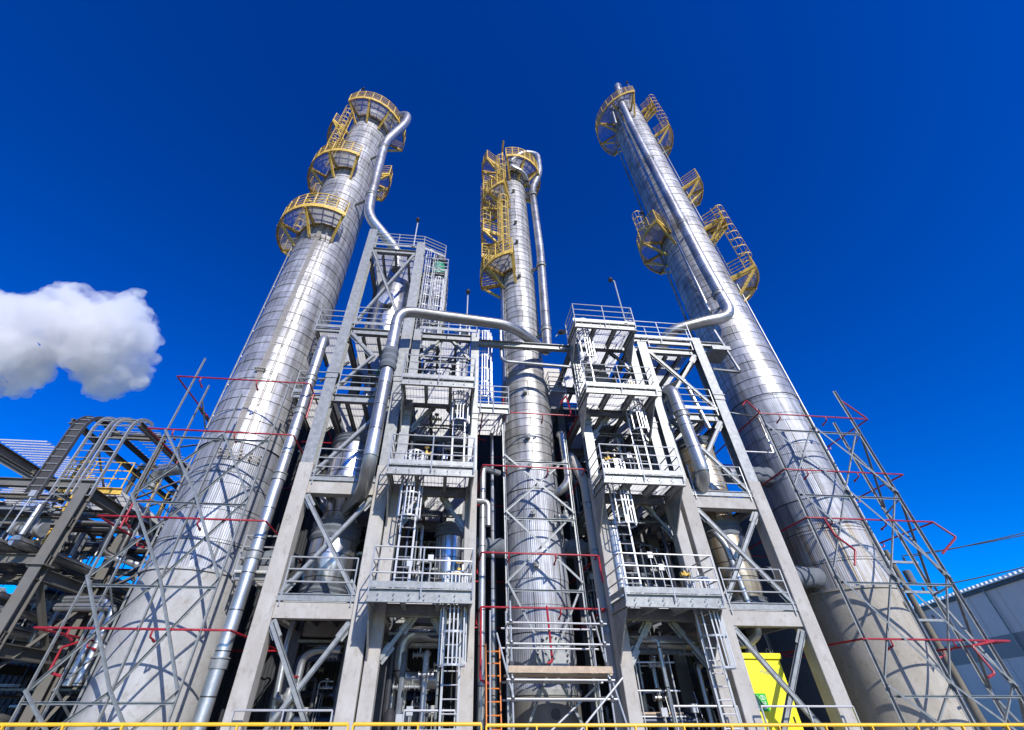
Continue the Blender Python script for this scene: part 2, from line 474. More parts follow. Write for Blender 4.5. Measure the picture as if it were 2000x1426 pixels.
colR = make_column('distillation_column', CR[0], CR[1], [
    ('skirt', M['skirt_tan'], 'plain', 0.15, 5.1, 1.62, 1.58, 0),
    ('stained_shell', M['rib_stain'], 'rib', 5.1, 7.4, 1.52, 1.52, 1.0),
    ('ribbed_shell', M['alu_rib'], 'rib', 7.4, 13.5, 1.52, 1.52, 1.0),
    ('shell', M['alu'], 'band', 13.5, 49.2, 1.54, 1.42, 1.0),
    ('top_head', M['alu'], 'dome', 49.2, 49.9, 1.42, 0, 0)],
    'tallest silver column, at right beside the warehouse, on a tan concrete skirt')

# platforms: z, from, to, depth
for z, a0, a1, ro in ((39.3, -118, 22, 1.3), (37.0, -232, -138, 1.3), (30.7, -192, -67, 1.2), (32.6, -8, 45, 1.1), (23.9, -192, -57, 1.25)):
    platform(colA, CA[0], CA[1], 1.55, 1.55 + ro, z, a0, a1)
def col_ladder(t, c, r, a, z0, z1, cz=1.2, cage=True):
    p = circ(c[0], c[1], 0, r, a)
    ladder(t, p.x, p.y, z0, z1, ax=(-math.sin(R(a)), math.cos(R(a))), out=(math.cos(R(a)), math.sin(R(a))), m='yellow', cz=cz, cage=cage)
col_ladder(colA, CA, 1.95, -126, 30.7, 39.6, 2.0)
col_ladder(colA, CA, 2.0, -190, 23.9, 31.9, 2.0)
for z, a0, a1, ro in ((33.5, -108, 40, 1.2), (34.9, -205, -150, 1.3), (29.9, -215, -114, 1.25), (26.3, -235, -165, 1.25), (22.0, -200, -106, 1.25)):
    platform(colM, CM[0], CM[1], 1.0, 1.0 + ro, z, a0, a1)
col_ladder(colM, CM, 1.55, -122, 22.0, 28.6)
col_ladder(colM, CM, 1.55, -124, 29.9, 34.6)
platform(colM, CM[0], CM[1], 1.0, 2.2, 31.8, -232, -172)
platform(colM, CM[0], CM[1], 1.0, 2.2, 24.2, -238, -178)
col_ladder(colM, CM, 1.7, -176, 26.3, 29.9, 1.2)
col_ladder(colM, CM, 1.7, -190, 29.9, 34.0, 1.2)
for z, a0, a1, ro in ((46.8, -262, -100, 1.55), (42.0, -50, 35, 1.4), (33.0, -50, 0, 1.3), (22.4, -50, 25, 1.4), (27.7, -262, -150, 1.45), (27.6, -52, -30, 1.3), (47.2, -52, -30, 1.2)):
    platform(colR, CR[0], CR[1], 1.5, 1.5 + ro, z, a0, a1)
col_ladder(colR, CR, 2.4, -50, 42.0, 48.4, 1.0)
col_ladder(colR, CR, 2.4, -50, 22.4, 28.9, 1.0)
col_ladder(colR, CR, 2.2, -190, 27.7, 31.5, 1.4)

# conduits and small fittings carried by the columns
def fittings(t, cx, cy, r, zs, a=-95):
    for z in zs:
        p = circ(cx, cy, z, r, a); q = circ(cx, cy, z, r + .22, a)
        mb = MB().tube([p, q], .10, 10)
        mb.tube([q, q + Vector((0, 0, -.12)) + (q - p) * .3], .025, 6)
        mb.tube([q + Vector((-.07, 0, 0)), q + Vector((.07, 0, .05))], .035, 6)
        mb.build('instrument_nozzle', M['galv'], t)
fittings(colM, CM[0], CM[1], 1.12, (5.6, 7.4, 9.3, 10.6, 12.9), -100)
fittings(colM, CM[0], CM[1], 1.0, (21.2, 24.5, 26.6, 30.5), -95)
def conduit(t, cx, cy, r, a, z0, z1, rad=.03, n=1, sp=1.2, m='galv', clips=True):
    mb = MB()
    for k in range(n):
        b = a + k * sp
        mb.tube([circ(cx, cy, z0, r + .07, b), circ(cx, cy, z1, r + .07, b)], rad, 6)
    if clips:
        z = z0 + .5
        while z < z1:
            mb.bar(circ(cx, cy, z, r + .03, a - 1), circ(cx, cy, z, r + .03, a + (n - 1) * sp + 1), .03, .05); z += 1.6
    mb.build('conduit', M[m], t)
conduit(colA, CA[0], CA[1], 1.6, -151, 1, 36, .035)
conduit(colA, CA[0], CA[1], 1.6, -88, 9.2, 27.5, .016, 5, 1.6, 'beige')
conduit(colA, CA[0], CA[1], 1.6, -72, 9.2, 26.0, .016, 2, 2.0, 'beige')
conduit(colR, CR[0], CR[1], 1.66, -217, 5.3, 46, .09, m='pipe')
conduit(colR, CR[0], CR[1], 1.54, -45, 5.3, 42, .035)
conduit(colM, CM[0], CM[1], 1.0, -170, 3.5, 30, .05, 3, 7, 'pipe')
mb = MB()    # small instrument tubing trays on column A
for z, a0, a1 in ((9.1, -92, -45), (8.95, -92, -45), (12.9, -92, -80), (22.5, -98, -60), (26.3, -96, -72), (24.4, -96, -66)):
    k = 8
    mb.tube([circ(CA[0], CA[1], z, 1.72, a0 + (a1 - a0) * i / k) for i in range(k + 1)], .022, 5)
    for i in range(0, k + 1, 2):
        mb.tube([circ(CA[0], CA[1], z, 1.55, a0 + (a1 - a0) * i / k), circ(CA[0], CA[1], z + .1, 1.8, a0 + (a1 - a0) * i / k)], .035, 5)
mb.build('instrument_tubing', M['beige'], colA)

# manhole on the middle column
mh = bpy.data.objects.new('manhole', None); col.objects.link(mh); mh.parent = colM; mh['_o'] = colM['_o']
c = Vector((CM[0] + .05, CM[1] - 1.0, 2.95))
def disc_y(mb, c, r, y0, y1, n=28):
    mb.tube([(c.x, y0, c.z), (c.x, y1, c.z)], r, n); return mb
mb = disc_y(MB(), c, .40, c.y, c.y - .42); mb.build('manhole_neck', M['alu_ves'], mh)
mb = disc_y(MB(), c, .53, c.y - .36, c.y - .43); disc_y(mb, c, .53, c.y - .45, c.y - .53); mb.build('manhole_flange', M['galv'], mh)
mb = MB()
for k in range(20):
    a = 2 * PI * k / 20
    x = c.x + .46 * math.cos(a); z = c.z + .46 * math.sin(a)
    mb.tube([(x, c.y - .32, z), (x, c.y - .59, z)], .03, 6)
mb.build('bolt', M['dark'], mh)
# skirt opening ring and base flange of the middle column
mb = MB().tube([(CM[0] + .1, CM[1] - 1.0, 1.55), (CM[0] + .1, CM[1] - 1.2, 1.55)], .13, 16); mb.build('skirt_vent', M['dark'], colM)
mb = MB().lathe([(1.10, 2.0), (1.2, 2.0), (1.2, 2.14), (1.1, 2.14)], 48, *CM)
mb.build('skirt_flange', M['galv'], colM)
# vent on the right skirt
mb = MB().tube([circ(CR[0], CR[1], 4.55, 1.5, -70), circ(CR[0], CR[1], 4.55, 1.72, -70)], .1, 14); mb.build('skirt_vent', M['beige'], colR)
mb = MB().tube([circ(CA[0], CA[1], 1.0, 1.5, -78), circ(CA[0], CA[1], 1.0, 1.8, -78)], .28, 20); mb.build('skirt_vent', M['dark'], colA)
# top davits
for (t, cx, cy, z, a) in ((colA, CA[0], CA[1], 39.5, -20), (colM, CM[0], CM[1], 33.6, -118)):
    b = circ(cx, cy, z, 1.9, a); e = circ(cx, cy, z + 1.5, 2.6, a + 8)
    MB().tube([b, b + Vector((0, 0, 1.2)), e], .07, 8).build('davit', M['yellow'], t)

# ------------------------------------------------------------------ overhead pipes
def pipe(name, pts, r, label, rad=.6, m='pipe', n=18, clamps=(), cat='pipe', group=None, jackets=(), supports=(), collars=()):
    p0 = Vector(pts[0])
    t = thing(name, p0, label, cat, group)
    MB().tube(fillet(pts, rad, 7), r, n).build('pipe_run', M[m], t)
    for (a, b) in clamps:
        a = Vector(a); b = Vector(b)
        d = (b - a).normalized()
        mb = MB().tube([a - d * .10, a + d * .10], r + .035, n)
        mb.tube([a - d * .16, a - d * .13], r + .055, n)
        mb.build('pipe_clamp', M['galv'], t)
    for (a, b, q) in supports:      # bracket arm from a to b
        MB().ib(a, b, .12, .14).build('support_bracket', M['galv'], t)
    for (a, b) in jackets:
        a = Vector(a); b = Vector(b); k = 6
        ps = [a.lerp(b, i / k) for i in range(k + 1)]
        MB().tube(ps, r, n, radii=[r + .05 + .05 * ((i % 2)) for i in range(k + 1)]).build('insulation_jacket', M['jack'], t)
    return t
pipe('overhead_pipe', [(-7.6, 16.4, 40.9), (-5.2, 15.4, 40.2), (-5.15, 15.3, 38.2), (-6.3, 15.35, 34.6), (-6.05, 15.4, 26.9), (-5.9, 15.5, 25.2), (-3.8, 16.0, 22.6), (-3.75, 16.4, 21.4)], .31,
     'thick silver pipe from the top of the widest column down to the tall left tower', .9,
     clamps=[((-6.27, 15.36, 33.7), (-6.05, 15.4, 26)), ((-6.08, 15.4, 27.3), (-6.05, 15.4, 20))],
     supports=[((-6.15, 15.5, 33.4), (-7.6, 16.3, 33.4), 0), ((-6.05, 15.5, 27.2), (-7.4, 16.2, 27.2), 0)])
pipe('overhead_pipe', [(3.4, 16.6, 36.2), (4.3, 16.3, 37.3), (5.55, 16.3, 37.2), (5.5, 16.3, 34.2), (4.75, 16.3, 31.6), (4.75, 16.1, 24), (4.42, 15.8, 15.4), (3.9, 15.3, 15.25), (2.4, 14.0, 15.25), (-2.65, 13.5, 15.25), (-2.65, 13.4, 7.9), (-2.9, 14.6, 7.45), (-3.9, 16.6, 7.4)], .24,
     'long silver pipe from the slimmest column top, crossing over and dropping before the left frame', .75,
     clamps=[((4.75, 16.2, 30.6), (4.75, 16.1, 24)), ((4.66, 16.0, 22.3), (4.42, 15.8, 15)), ((4.47, 15.84, 16.9), (4.42, 15.8, 15))],
     jackets=[((-2.65, 13.45, 12.9), (-2.65, 13.44, 11.9))],
     supports=[((4.7, 16.2, 30.5), (3.9, 16.6, 30.5), 0), ((4.62, 16.0, 22.2), (3.8, 16.5, 22.2), 0), ((4.4, 15.9, 16.7), (3.8, 16.4, 16.7), 0)])
pipe('overhead_pipe', [(3.1, 16.1, 34.6), (3.1, 15.5, 33.9), (3.1, 15.4, 32.9), (4.1, 15.6, 32.6), (4.6, 16.6, 32.4)], .17,
     'short bent silver pipe near the top of the slimmest column', .4)
pipe('overhead_pipe', [(15.0, 16.2, 50.0), (15.0, 15.4, 52.0), (14.4, 15.0, 51.0), (14.0, 15.05, 46.2), (14.05, 15.15, 42), (14.25, 15.0, 22), (14.4, 14.95, 18.0), (12.8, 15.1, 17.6), (11.0, 15.6, 17.2), (10.6, 16.4, 16.4)], .30,
     'thick silver pipe down the face of the tallest column to the right frame', .9,
     clamps=[((14.12, 15.1, 35.5), (14.25, 15, 22)), ((14.2, 15.04, 26.6), (14.25, 15, 22)), ((14.28, 15.0, 19.7), (14.25, 15, 10))],
     supports=[((14.2, 15.1, 35.3), (14.8, 15.8, 35.3), 0), ((14.2, 15.1, 26.4), (14.8, 15.8, 26.4), 0), ((14.2, 15.1, 19.5), (14.8, 15.8, 19.5), 0)])
pipe('overhead_pipe', [(14.0, 15.5, 47), (13.75, 15.6, 46), (13.8, 15.6, 18.9), (14.4, 16.2, 18.7)], .10,
     'thin silver pipe running beside the thick one on the tallest column', .3, n=12)
pipe('overhead_pipe', [(13.7, 15.7, 47.4), (13.3, 15.6, 47.2), (13.3, 15.9, 44)], .10,
     'short bent silver pipe under the top platform of the tallest column', .3, n=12)
pipe('drain_pipe', [(-6.1, 15.6, 14.9), (-5.95, 14.95, 14.7), (-5.95, 14.95, 0.15)], .20,
     'straight silver pipe standing between the widest column and the left frame', .35,
     clamps=[((-5.95, 14.95, z), (-5.95, 14.95, z - 1)) for z in (12.3, 10.7, 8.0, 5.4, 2.6)])
pipe('drop_pipe', [(9.3, 15.8, 12.6), (9.3, 14.4, 12.6), (9.43, 14.3, 8.5), (9.5, 15.0, 8.15), (10.2, 16, 8.1)], .25,
     'fat silver pipe with elbows dropping before the right frame', .5, clamps=[((9.36, 14.35, 11.1), (9.43, 14.3, 8))])
# ------------------------------------------------------------------ process frames
L1, L2, L3, L4 = 4.25, 8.0, 11.75, 15.45
ROWS = (15.0, 18.6)
def frame(name, label, loc):
    return thing(name, loc, label, 'steel frame', 'process frames between the columns')
FL = frame('process_frame', 'left process frame, the one with the tall tower and the crossing pipe', (-2.2, 18, 0.15))
FR = frame('process_frame', 'right process frame, the one over the yellow cabinet', (8.6, 18, 0.15))

def ccol(t, x, y, z0, z1, s):
    mb = MB().box(x - s / 2, x + s / 2, y - s / 2, y + s / 2, z0, z1)
    o = mb.build('concrete_post', M['conc' if y < 18 else 'darkgrey_and_shade'], t, smooth=False)  # rear posts take a dark tone that imitates shade inside the bays
    md = o.modifiers.new('bevel', 'BEVEL'); md.width = .025; md.segments = 2
def scol(t, x, y, z0, z1, s, m='galv'):
    MB().ib((x, y, z0), (x, y, z1), s, s, up=(0, 1, 0), t=.025).build('steel_post', M[m if y < 18 else 'darkgrey_and_shade'], t, smooth=False)  # rear row: bay shade carried by the darker material
def splice(t, x, y, z, s):
    mb = MB().box(x - s / 2 - .02, x + s / 2 + .02, y - s / 2 - .03, y - s / 2 - .005, z - .25, z + .25)
    mb.box(x - s / 2 - .06, x + s / 2 + .06, y - s / 2 - .06, y + s / 2 + .06, z - .015, z + .015)
    mb.build('splice_plate', M['galv'], t, smooth=False)
def cbeam(t, x0, x1, y, z, h=.42, w_=.36):
    MB().box(x0, x1, y - w_ / 2, y + w_ / 2, z - h, z).build('concrete_beam', M['conc'], t, smooth=False)
def sbeam(t, p, q, h=.32, w_=.2, m='galv'):
    MB().ib(p, q, w_, h).build('steel_beam', M[m], t, smooth=False)
def brace(t, p, q, w_=.13, m='galv'):
    """double angle brace with gusset plates at its ends"""
    p = Vector(p); q = Vector(q); mb = MB()
    mb.ang(p, q, w_, up=(0, 1, 0)); mb.bar(p, q, .10, .012, up=(0, 1, 0), off=(.02, -.06))
    d = (q - p).normalized()
    for e, s in ((p, 1), (q, -1)):
        mb.bar(e - d * s * .05, e + d * s * .45, .26, .014, up=(0, 1, 0), off=(0, .02))
    mb.build('brace', M[m], t, smooth=False)

# --- bays: (frame, x0, x1, section, concrete top, top z)
def bay(t, x0, x1, s, tops, ctop=8.55, rows=ROWS, wide=False):
    for y in rows:
        for x, top in zip((x0, x1), tops):
            tt = top if (y < 18 or tops[0] > 20) else min(top, L4)
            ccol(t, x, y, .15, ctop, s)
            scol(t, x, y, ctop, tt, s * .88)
        if y == rows[0]:
            for x in (x0, x1): splice(t, x, y, 12.6 if wide else 11.0, s * .88)
bay(FL, -5.1, -2.35, .50, (22.9, 22.0), wide=True)
bay(FL, -1.85, .80, .40, (L4, L4))
bay(FR, 5.45, 8.22, .40, (L4, L4))
bay(FR, 8.8, 11.65, .50, (L4 + .1, L4 + .6), wide=True)

def floor(t, x0, x1, z, y0, y1, conc, jo=3):
    g0 = .24 if conc else .2
    a, b = x0 + g0, x1 - g0
    for y in ROWS:
        if y > y1 + .3: continue
        if conc: cbeam(t, a, b, y, z - .12)
        else: sbeam(t, (a, y, z - .27), (b, y, z - .27), .34, .2)
        if conc and y == ROWS[0]:
            MB().ch((a - .02, y - .21, z), (b + .02, y - .21, z), .06, .2, side=-1).build('edge_channel', M['galv'], t, smooth=False)
    for x in (x0, x1):
        for ya, yb in zip(ROWS, ROWS[1:]):
            if yb > y1 + .3: continue
            sbeam(t, (x, ya + .25, z - .27), (x, yb - .25, z - .27), .32, .18)
    for k in range(1, jo + 1):
        x = x0 + (x1 - x0) * k / (jo + 1)
        mb = MB().ib((x, y0 + .25, z - .17), (x, y1 - .05, z - .17), .12, .2)
        mb.build('joist', M['dark'] if 0 else M['galv'], t, smooth=False)
    grating(a, b, y0, y1, z - .02).build('grating', M['grate'], t, smooth=False)

def rails(t, pts, nm='railing', drop=.25, toe=True, post=1.3, rr=(1.1, .75, .4)):
    o = railing(pts, post=post, drop=drop, rails=rr).build(nm, M['rail'], t)
    if toe: toeboard([(p[0], p[1], p[2]) for p in pts]).build('toe_board', M['galv'], o, smooth=False)
    return o

# bays A and D (wide, flush with the front)
for (t, x0, x1) in ((FL, -5.1, -2.35), (FR, 8.8, 11.65)):
    floor(t, x0, x1, L1, 15.1, 20.0, True, 3)
    floor(t, x0, x1, L2, 15.1, 20.0, True, 3)
    floor(t, x0, x1, L3, 15.1, 20.0, False, 3)
    floor(t, x0, x1, L4, 15.1, 20.0, False, 3)
    for z in (L1, L2, L3, L4):
        rails(t, [(x0 + .35, 14.78, z + .02), (x1 - .35, 14.78, z + .02)], post=1.5, toe=z > L2)
# X braces
def xb(t, x0, x1, z0, z1, y=14.9, g_=.28):
    brace(t, (x0 + g_, y, z0), (x1 - g_, y, z1)); brace(t, (x1 - g_, y - .06, z0), (x0 + g_, y - .06, z1))
xb(FL, -5.1, -2.35, .4, L1 - .65); xb(FL, -5.1, -2.35, L1 + .1, L2 - .65)
xb(FR, 8.8, 11.65, .4, L1 - .65); xb(FR, 8.8, 11.65, L1 + .1, L2 - .65)
xb(FR, 8.8, 11.65, L2 + .1, L3 - .5); xb(FR, 8.8, 11.65, L3 + .1, L4 - .5)
brace(FL, (-4.8, 14.9, L2 + .2), (-2.6, 14.9, L3 - .5))
brace(FL, (-4.8, 14.9, L4 - .5), (-3.7, 14.9, L3 + 2)); brace(FL, (-4.8, 14.9, L3 + .2), (-3.6, 14.9, L3 + 2))
xb(FL, -5.1, -2.35, L4 + .1, 21.0)
# tower above bay A
TT = 21.5
floor(FL, -5.1, -2.35, TT, 15.1, 18.6, False, 3)
rails(FL, [(-5.0, 18.8, TT), (-5.0, 14.8, TT), (-2.2, 14.8, TT), (-1.0, 15.3, TT)], post=1.2, rr=(1.1, .82, .55, .28))
for z in (17.5, 19.5, 21.5):
    sbeam(FL, (-2.2, 16.3, z - .25), (-.9, 16.3, z - .25), .2, .15)
    sbeam(FL, (-2.2, 18.4, z - .25), (-.9, 18.4, z - .25), .2, .15)
    sbeam(FL, (-.9, 16.2, z - .25), (-.9, 18.5, z - .25), .2, .15)
    grating(-2.15, -.95, 16.3, 18.4, z - .12).build('grating', M['grate'], FL, smooth=False)
    rails(FL, [(-2.1, 16.25, z), (-.85, 16.25, z), (-.85, 18.5, z)], post=.8, rr=(1.1, .75, .4))
sbeam(FL, (-.9, 16.2, L4 - .1), (-.9, 16.2, 21.4), .15, .15); sbeam(FL, (-.9, 18.5, L4 - .1), (-.9, 18.5, 21.4), .15, .15)
ladder(FL, -1.9, 16.0, L4, 22.6, cz=1.5); ladder(FL, -1.25, 16.05, L4, 20.6, cz=1.5)
sbeam(FL, (-.95, 16.2, L4 + 1.6), (.8, 15.2, L4 + .1), .12, .12)
# side walkway left of the tower, over the drain pipe
for z in (L3, L4):
    grating(-6.5, -5.35, 15.2, 17.8, z - .02).build('grating', M['grate'], FL, smooth=False)
    sbeam(FL, (-6.5, 15.15, z - .15), (-5.35, 15.15, z - .15), .2, .12)
    sbeam(FL, (-6.5, 15.25, z - .15), (-6.5, 17.8, z - .15), .2, .12)
    sbeam(FL, (-6.4, 17.2, z - 1.6), (-5.3, 17.2, z - .3), .1, .1)
    rails(FL, [(-6.55, 17.8, z), (-6.55, 15.1, z), (-5.4, 15.1, z)], post=.8)
grating(-6.5, -5.4, 15.2, 17.8, L1 + .8).build('grating', M['grate'], FL, smooth=False)
rails(FL, [(-6.55, 17.8, L1 + .8), (-6.55, 15.4, L1 + .8), (-5.4, 15.4, L1 + .8)], post=.8)
sbeam(FL, (-6.5, 15.4, L1 + .65), (-5.35, 15.4, L1 + .65), .2, .12)

# bays B and C with cantilevered platforms in front
def cant(t, x0, x1, z, yf=13.4, knees=True, rail=True):
    p = bpy.data.objects.new('platform', None); col.objects.link(p); p.parent = t; p['_o'] = t['_o']
    mb = MB().ch((x0, yf, z - .17), (x1, yf, z - .17), .10, .34, side=-1)
    x = x0 + .35
    for k in range(int((x1 - x0) / .42)):
        mb.tube([(x0 + .3 + k * .42, yf - .02, z - .12), (x0 + .3 + k * .42, yf - .07, z - .12)], .018, 6)
        mb.tube([(x0 + .3 + k * .42, yf - .02, z - .24), (x0 + .3 + k * .42, yf - .07, z - .24)], .018, 6)
    mb.build('edge_channel', M['galv'], p, smooth=False)
    for x in (x0 + .06, (2 * x0 + x1) / 3, (x0 + 2 * x1) / 3, x1 - .06):
        MB().ib((x, yf + .06, z - .18), (x, 14.8, z - .18), .12, .28).build('joist', M['galv'], p, smooth=False)
    grating(x0 + .05, x1 - .05, yf + .05, 15.0, z - .02, .07).build('grating', M['grate'], p, smooth=False)
    if knees:
        for x in (x0 + .06, x1 - .06):
            mb = MB().add([(x - .02, yf + .15, z - .34), (x - .02, 14.78, z - .34), (x - .02, 14.78, z - 1.55), (x + .02, yf + .15, z - .34), (x + .02, 14.78, z - .34), (x + .02, 14.78, z - 1.55)],
                          [(0, 1, 2), (5, 4, 3), (0, 3, 4, 1), (1, 4, 5, 2), (2, 5, 3, 0)])
            mb.build('bracket', M['galv'], p, smooth=False)
    if rail:
        rails(p, [(x0 + .02, 14.7, z), (x0 + .02, yf - .04, z), (x1 - .02, yf - .04, z), (x1 - .02, 14.7, z)], post=1.35, drop=.2)
    return p
for (t, x0, x1) in ((FL, -1.85, .80), (FR, 5.45, 8.22)):
    floor(t, x0, x1, L1, 15.1, 20.0, False, 2); floor(t, x0, x1, L2, 15.1, 20.0, False, 2)
    floor(t, x0, x1, L3, 15.1, 20.0, False, 2); floor(t, x0, x1, L4, 15.1, 20.0, False, 2)
    for z in (L1, L2, L3, L4):
        brace(t, (x0 + .2, 15.05, z - 1.5), (x0 + 1.0, 15.05, z - .45), .09)
        brace(t, (x1 - .2, 15.05, z - 1.5), (x1 - 1.0, 15.05, z - .45), .09)
cant(FL, -2.05, .84, L1); cant(FL, -2.05, .80, L2 - .05); cant(FL, -2.05, .76, L3 - .2)
cant(FR, 5.2, 8.15, L1); cant(FR, 5.2, 8.05, L2 - .05); cant(FR, 5.12, 8.0, L3 - .1); cant(FR, 5.12, 7.92, 15.2)
rails(FL, [(-1.8, 14.8, L4), (.85, 14.8, L4), (.95, 17, L4)], post=1.3)
# upper deck rail of bay D and bridge to the tallest column
sbeam(FR, (8.7, 15.2, L4 + .55), (13.4, 15.2, L4 + .55), .26, .2)
sbeam(FR, (8.7, 15.9, L4 + .55), (13.4, 15.9, L4 + .55), .26, .2)
mb = MB().box(12.55, 13.5, 15.0, 16.1, L4 + .15, L4 + .4); mb.build('bracket', M['galv'], FR, smooth=False)
rails(FR, [(8.2, 14.7, L4 + .3), (11.4, 14.7, L4 + .3)], post=1.5)
# tall beams linking the frames
br_ = thing('link_beam', (3.1, 14.7, 14.6), 'horizontal steel beam bridging the two frames before the slimmest column', 'beam')
MB().ib((.95, 14.75, 14.75), (5.3, 14.75, 14.75), .2, .3).build('steel_beam', M['galv'], br_, smooth=False)
pipe('vent_pipe', [(2.0, 15.0, 16.6), (2.0, 14.9, 14.05), (2.2, 14.85, 13.85), (5.2, 14.85, 13.75)], .07, 'thin grey pipe with one bend hanging under the link beam', .25, n=10)

# ladders of the frames
ladder(FL, -1.25, 14.4, L1, L2 + 1, cz=2.2, out=(0, -1)); ladder(FL, .35, 14.3, .15, L1 + .9, cz=2.4, out=(0, -1))
ladder(FL, .25, 14.6, L2, L3 + .6, cz=2.2, out=(0, -1)); ladder(FL, .3, 15.3, L3, L4 + 1, cz=1.8, out=(0, -1), cage=False)
ladder(FR, 5.95, 14.4, L1, L2 + 1, cz=2.2, out=(0, -1)); ladder(FR, 7.9, 14.35, .15, L1 + .9, cz=2.4, out=(0, -1))
ladder(FR, 7.35, 14.6, L2, L3 + 1, cz=2.2, out=(0, -1)); ladder(FR, 5.7, 14.4, L3, L4 + 1, cz=1.8, out=(0, -1))
ladder(FL, 1.25, 15.6, 11.2, 16.4, cz=.8, out=(0, -1), wd=.5)
# small balcony beside the slimmest column
p = bpy.data.objects.new('platform', None); col.objects.link(p); p.parent = FL; p['_o'] = FL['_o']
grating(.95, 2.25, 14.9, 17, 11.3).build('grating', M['grate'], p, smooth=False)
MB().ch((.95, 14.85, 11.2), (2.25, 14.85, 11.2), .08, .26, side=-1).build('edge_channel', M['galv'], p, smooth=False)
rails(p, [(.97, 14.8, 11.3), (2.25, 14.8, 11.3), (2.25, 16.9, 11.3)], post=.6, rr=(1.1, .82, .55, .28))
p = bpy.data.objects.new('platform', None); col.objects.link(p); p.parent = FR; p['_o'] = FR['_o']
grating(4.55, 5.3, 16.5, 21, 13.6).build('grating', M['grate'], p, smooth=False)
rails(p, [(4.5, 21, 13.6), (4.5, 16.5, 13.6), (5.3, 16.5, 13.6)], post=.9, rr=(1.1, .82, .55, .28))

# ------------------------------------------------------------------ vessels
def vessel(name, cx, cy, prof, mt, label, jackets=(), nozzles=(), cat='vessel', saddle=None):
    z0 = min(z for r, z in prof)
    t = thing(name, (cx, cy, z0), label, cat)
    MB().lathe(prof, 40, cx, cy).build('vessel_shell', M[mt], t)
    for (z0_, z1_, r) in jackets:
        k = 5; pr = []
        for i in range(k + 1):
            pr.append((r + .05 * (i % 2), z0_ + (z1_ - z0_) * i / k))
        pr = [(r - .1, z0_)] + pr + [(r - .1, z1_)]
        MB().lathe(pr, 32, cx, cy).build('insulation_jacket', M['jack'], t)
    for (a, b, r) in nozzles:
        mb = MB().tube([a, b], r, 16)
        d = (Vector(b) - Vector(a)).normalized()
        mb.tube([Vector(b) - d * .02, Vector(b) + d * .07], r + .08, 16)
        mb.build('nozzle', M['alu_ves'], t)
    mb = MB().lathe([(prof[0][0] + .05, z0 - .02), (prof[0][0] + .22, z0 - .02), (prof[0][0] + .22, z0 + .1), (prof[0][0], z0 + .1)], 32, cx, cy)
    mb.build('support_ring', M['galv'], t)
    return t
def dome(r, z0, z1, h=.35):
    return [(r * .25, z0 - h)] + [(r * math.sin(a), z0 - h * math.cos(a)) for a in (.5, .9, 1.25)] + [(r, z0), (r, z1)] + [(r * math.cos(a), z1 + h * math.sin(a)) for a in (.35, .7, 1.1, 1.5)]
vessel('heat_exchanger', -4.0, 16.7, [(.55, L1 + .1), (.80, L1 + .9), (.80, L1 + 2.6), (.62, L1 + 3.0), (.62, L2 + .3), (.84, L2 + .5)] + dome(.84, L2 + .8, 10.3)[4:], 'alu_ves',
       'silver vessel with grey fabric belt behind the X brace of the left frame', [(6.35, 6.95, .84), (4.5, 4.9, .74), (10.1, 10.45, .86)])
vessel('separator_vessel', -3.75, 17.2, dome(.98, 16.3, 20.6, .5), 'alu_ves', 'dark silver vessel high inside the tall left tower with a round nozzle facing out',
       [], [((-3.85, 16.5, 18.6), (-3.85, 15.9, 18.5), .32)])
vessel('small_vessel', .12, 16.5, dome(.48, L1 + .4, 6.9, .3), 'alu_ves', 'slim silver vessel with navy top beside the lowest cantilever platform of the left frame', [(6.6, 7.0, .5)])
vessel('heat_exchanger', 10.65, 16.3, [(.55, L1 + .1), (.74, L1 + .8), (.74, L1 + 2.4), (.62, L1 + 3.0), (.62, L2 + .3), (.78, L2 + .5)] + dome(.78, L2 + .8, 10.7)[4:], 'alu_tan',
       'golden brown vessel with grey fabric cap in the right frame', [(6.7, 7.35, .70), (4.2, 4.7, .75), (10.5, 10.9, .8)])
vessel('tall_drum', 9.9, 18.7, dome(.8, L2 + .4, 14.6, .4), 'alu_ves', 'silver drum at the back of the right frame behind the dropping pipe')
vessel('tall_drum', -3.6, 18.7, dome(.8, L3 + .4, 14.9, .4), 'alu_ves', 'silver drum at the back of the left frame under the tall tower')
# beige sheet-metal ducts, upper floor of bay C
def duct(cx, cy, secs, label):
    t = thing('duct', (cx, cy, secs[0][2]), label, 'duct'); mb = MB(); n = len(secs)
    vs = []
    for (hx, hy, z) in secs:
        vs += [(cx - hx, cy - hy, z), (cx + hx, cy - hy, z), (cx + hx, cy + hy, z), (cx - hx, cy + hy, z)]
    fs = [(0, 3, 2, 1)] + [(4 * i + a, 4 * i + (a + 1) % 4, 4 * i + 4 + (a + 1) % 4, 4 * i + 4 + a) for i in range(n - 1) for a in range(4)] + [(4 * n - 4, 4 * n - 3, 4 * n - 2, 4 * n - 1)]
    mb.add(vs, fs).build('duct_body', M['beige'], t, smooth=False)
    mb = MB()
    for (hx, hy, z) in secs[1:-1]:
        mb.box(cx - hx - .06, cx + hx + .06, cy - hy - .06, cy + hy + .06, z - .04, z + .04)
    mb.build('duct_flange', M['galv'], t, smooth=False)
duct(6.9, 16.6, [(.55, .5, L3 + .1), (.7, .6, L3 + .9), (.7, .6, L3 + 1.9), (.45, .45, L3 + 2.7), (.45, .45, L4 - .3)], 'beige tapering air duct on the upper floor of the right frame')
duct(5.0, 18.2, [(.5, .4, 13.75), (.5, .4, 14.9), (.5, .4, 16.0)], 'beige box duct left of the right frame beside the slimmest column')

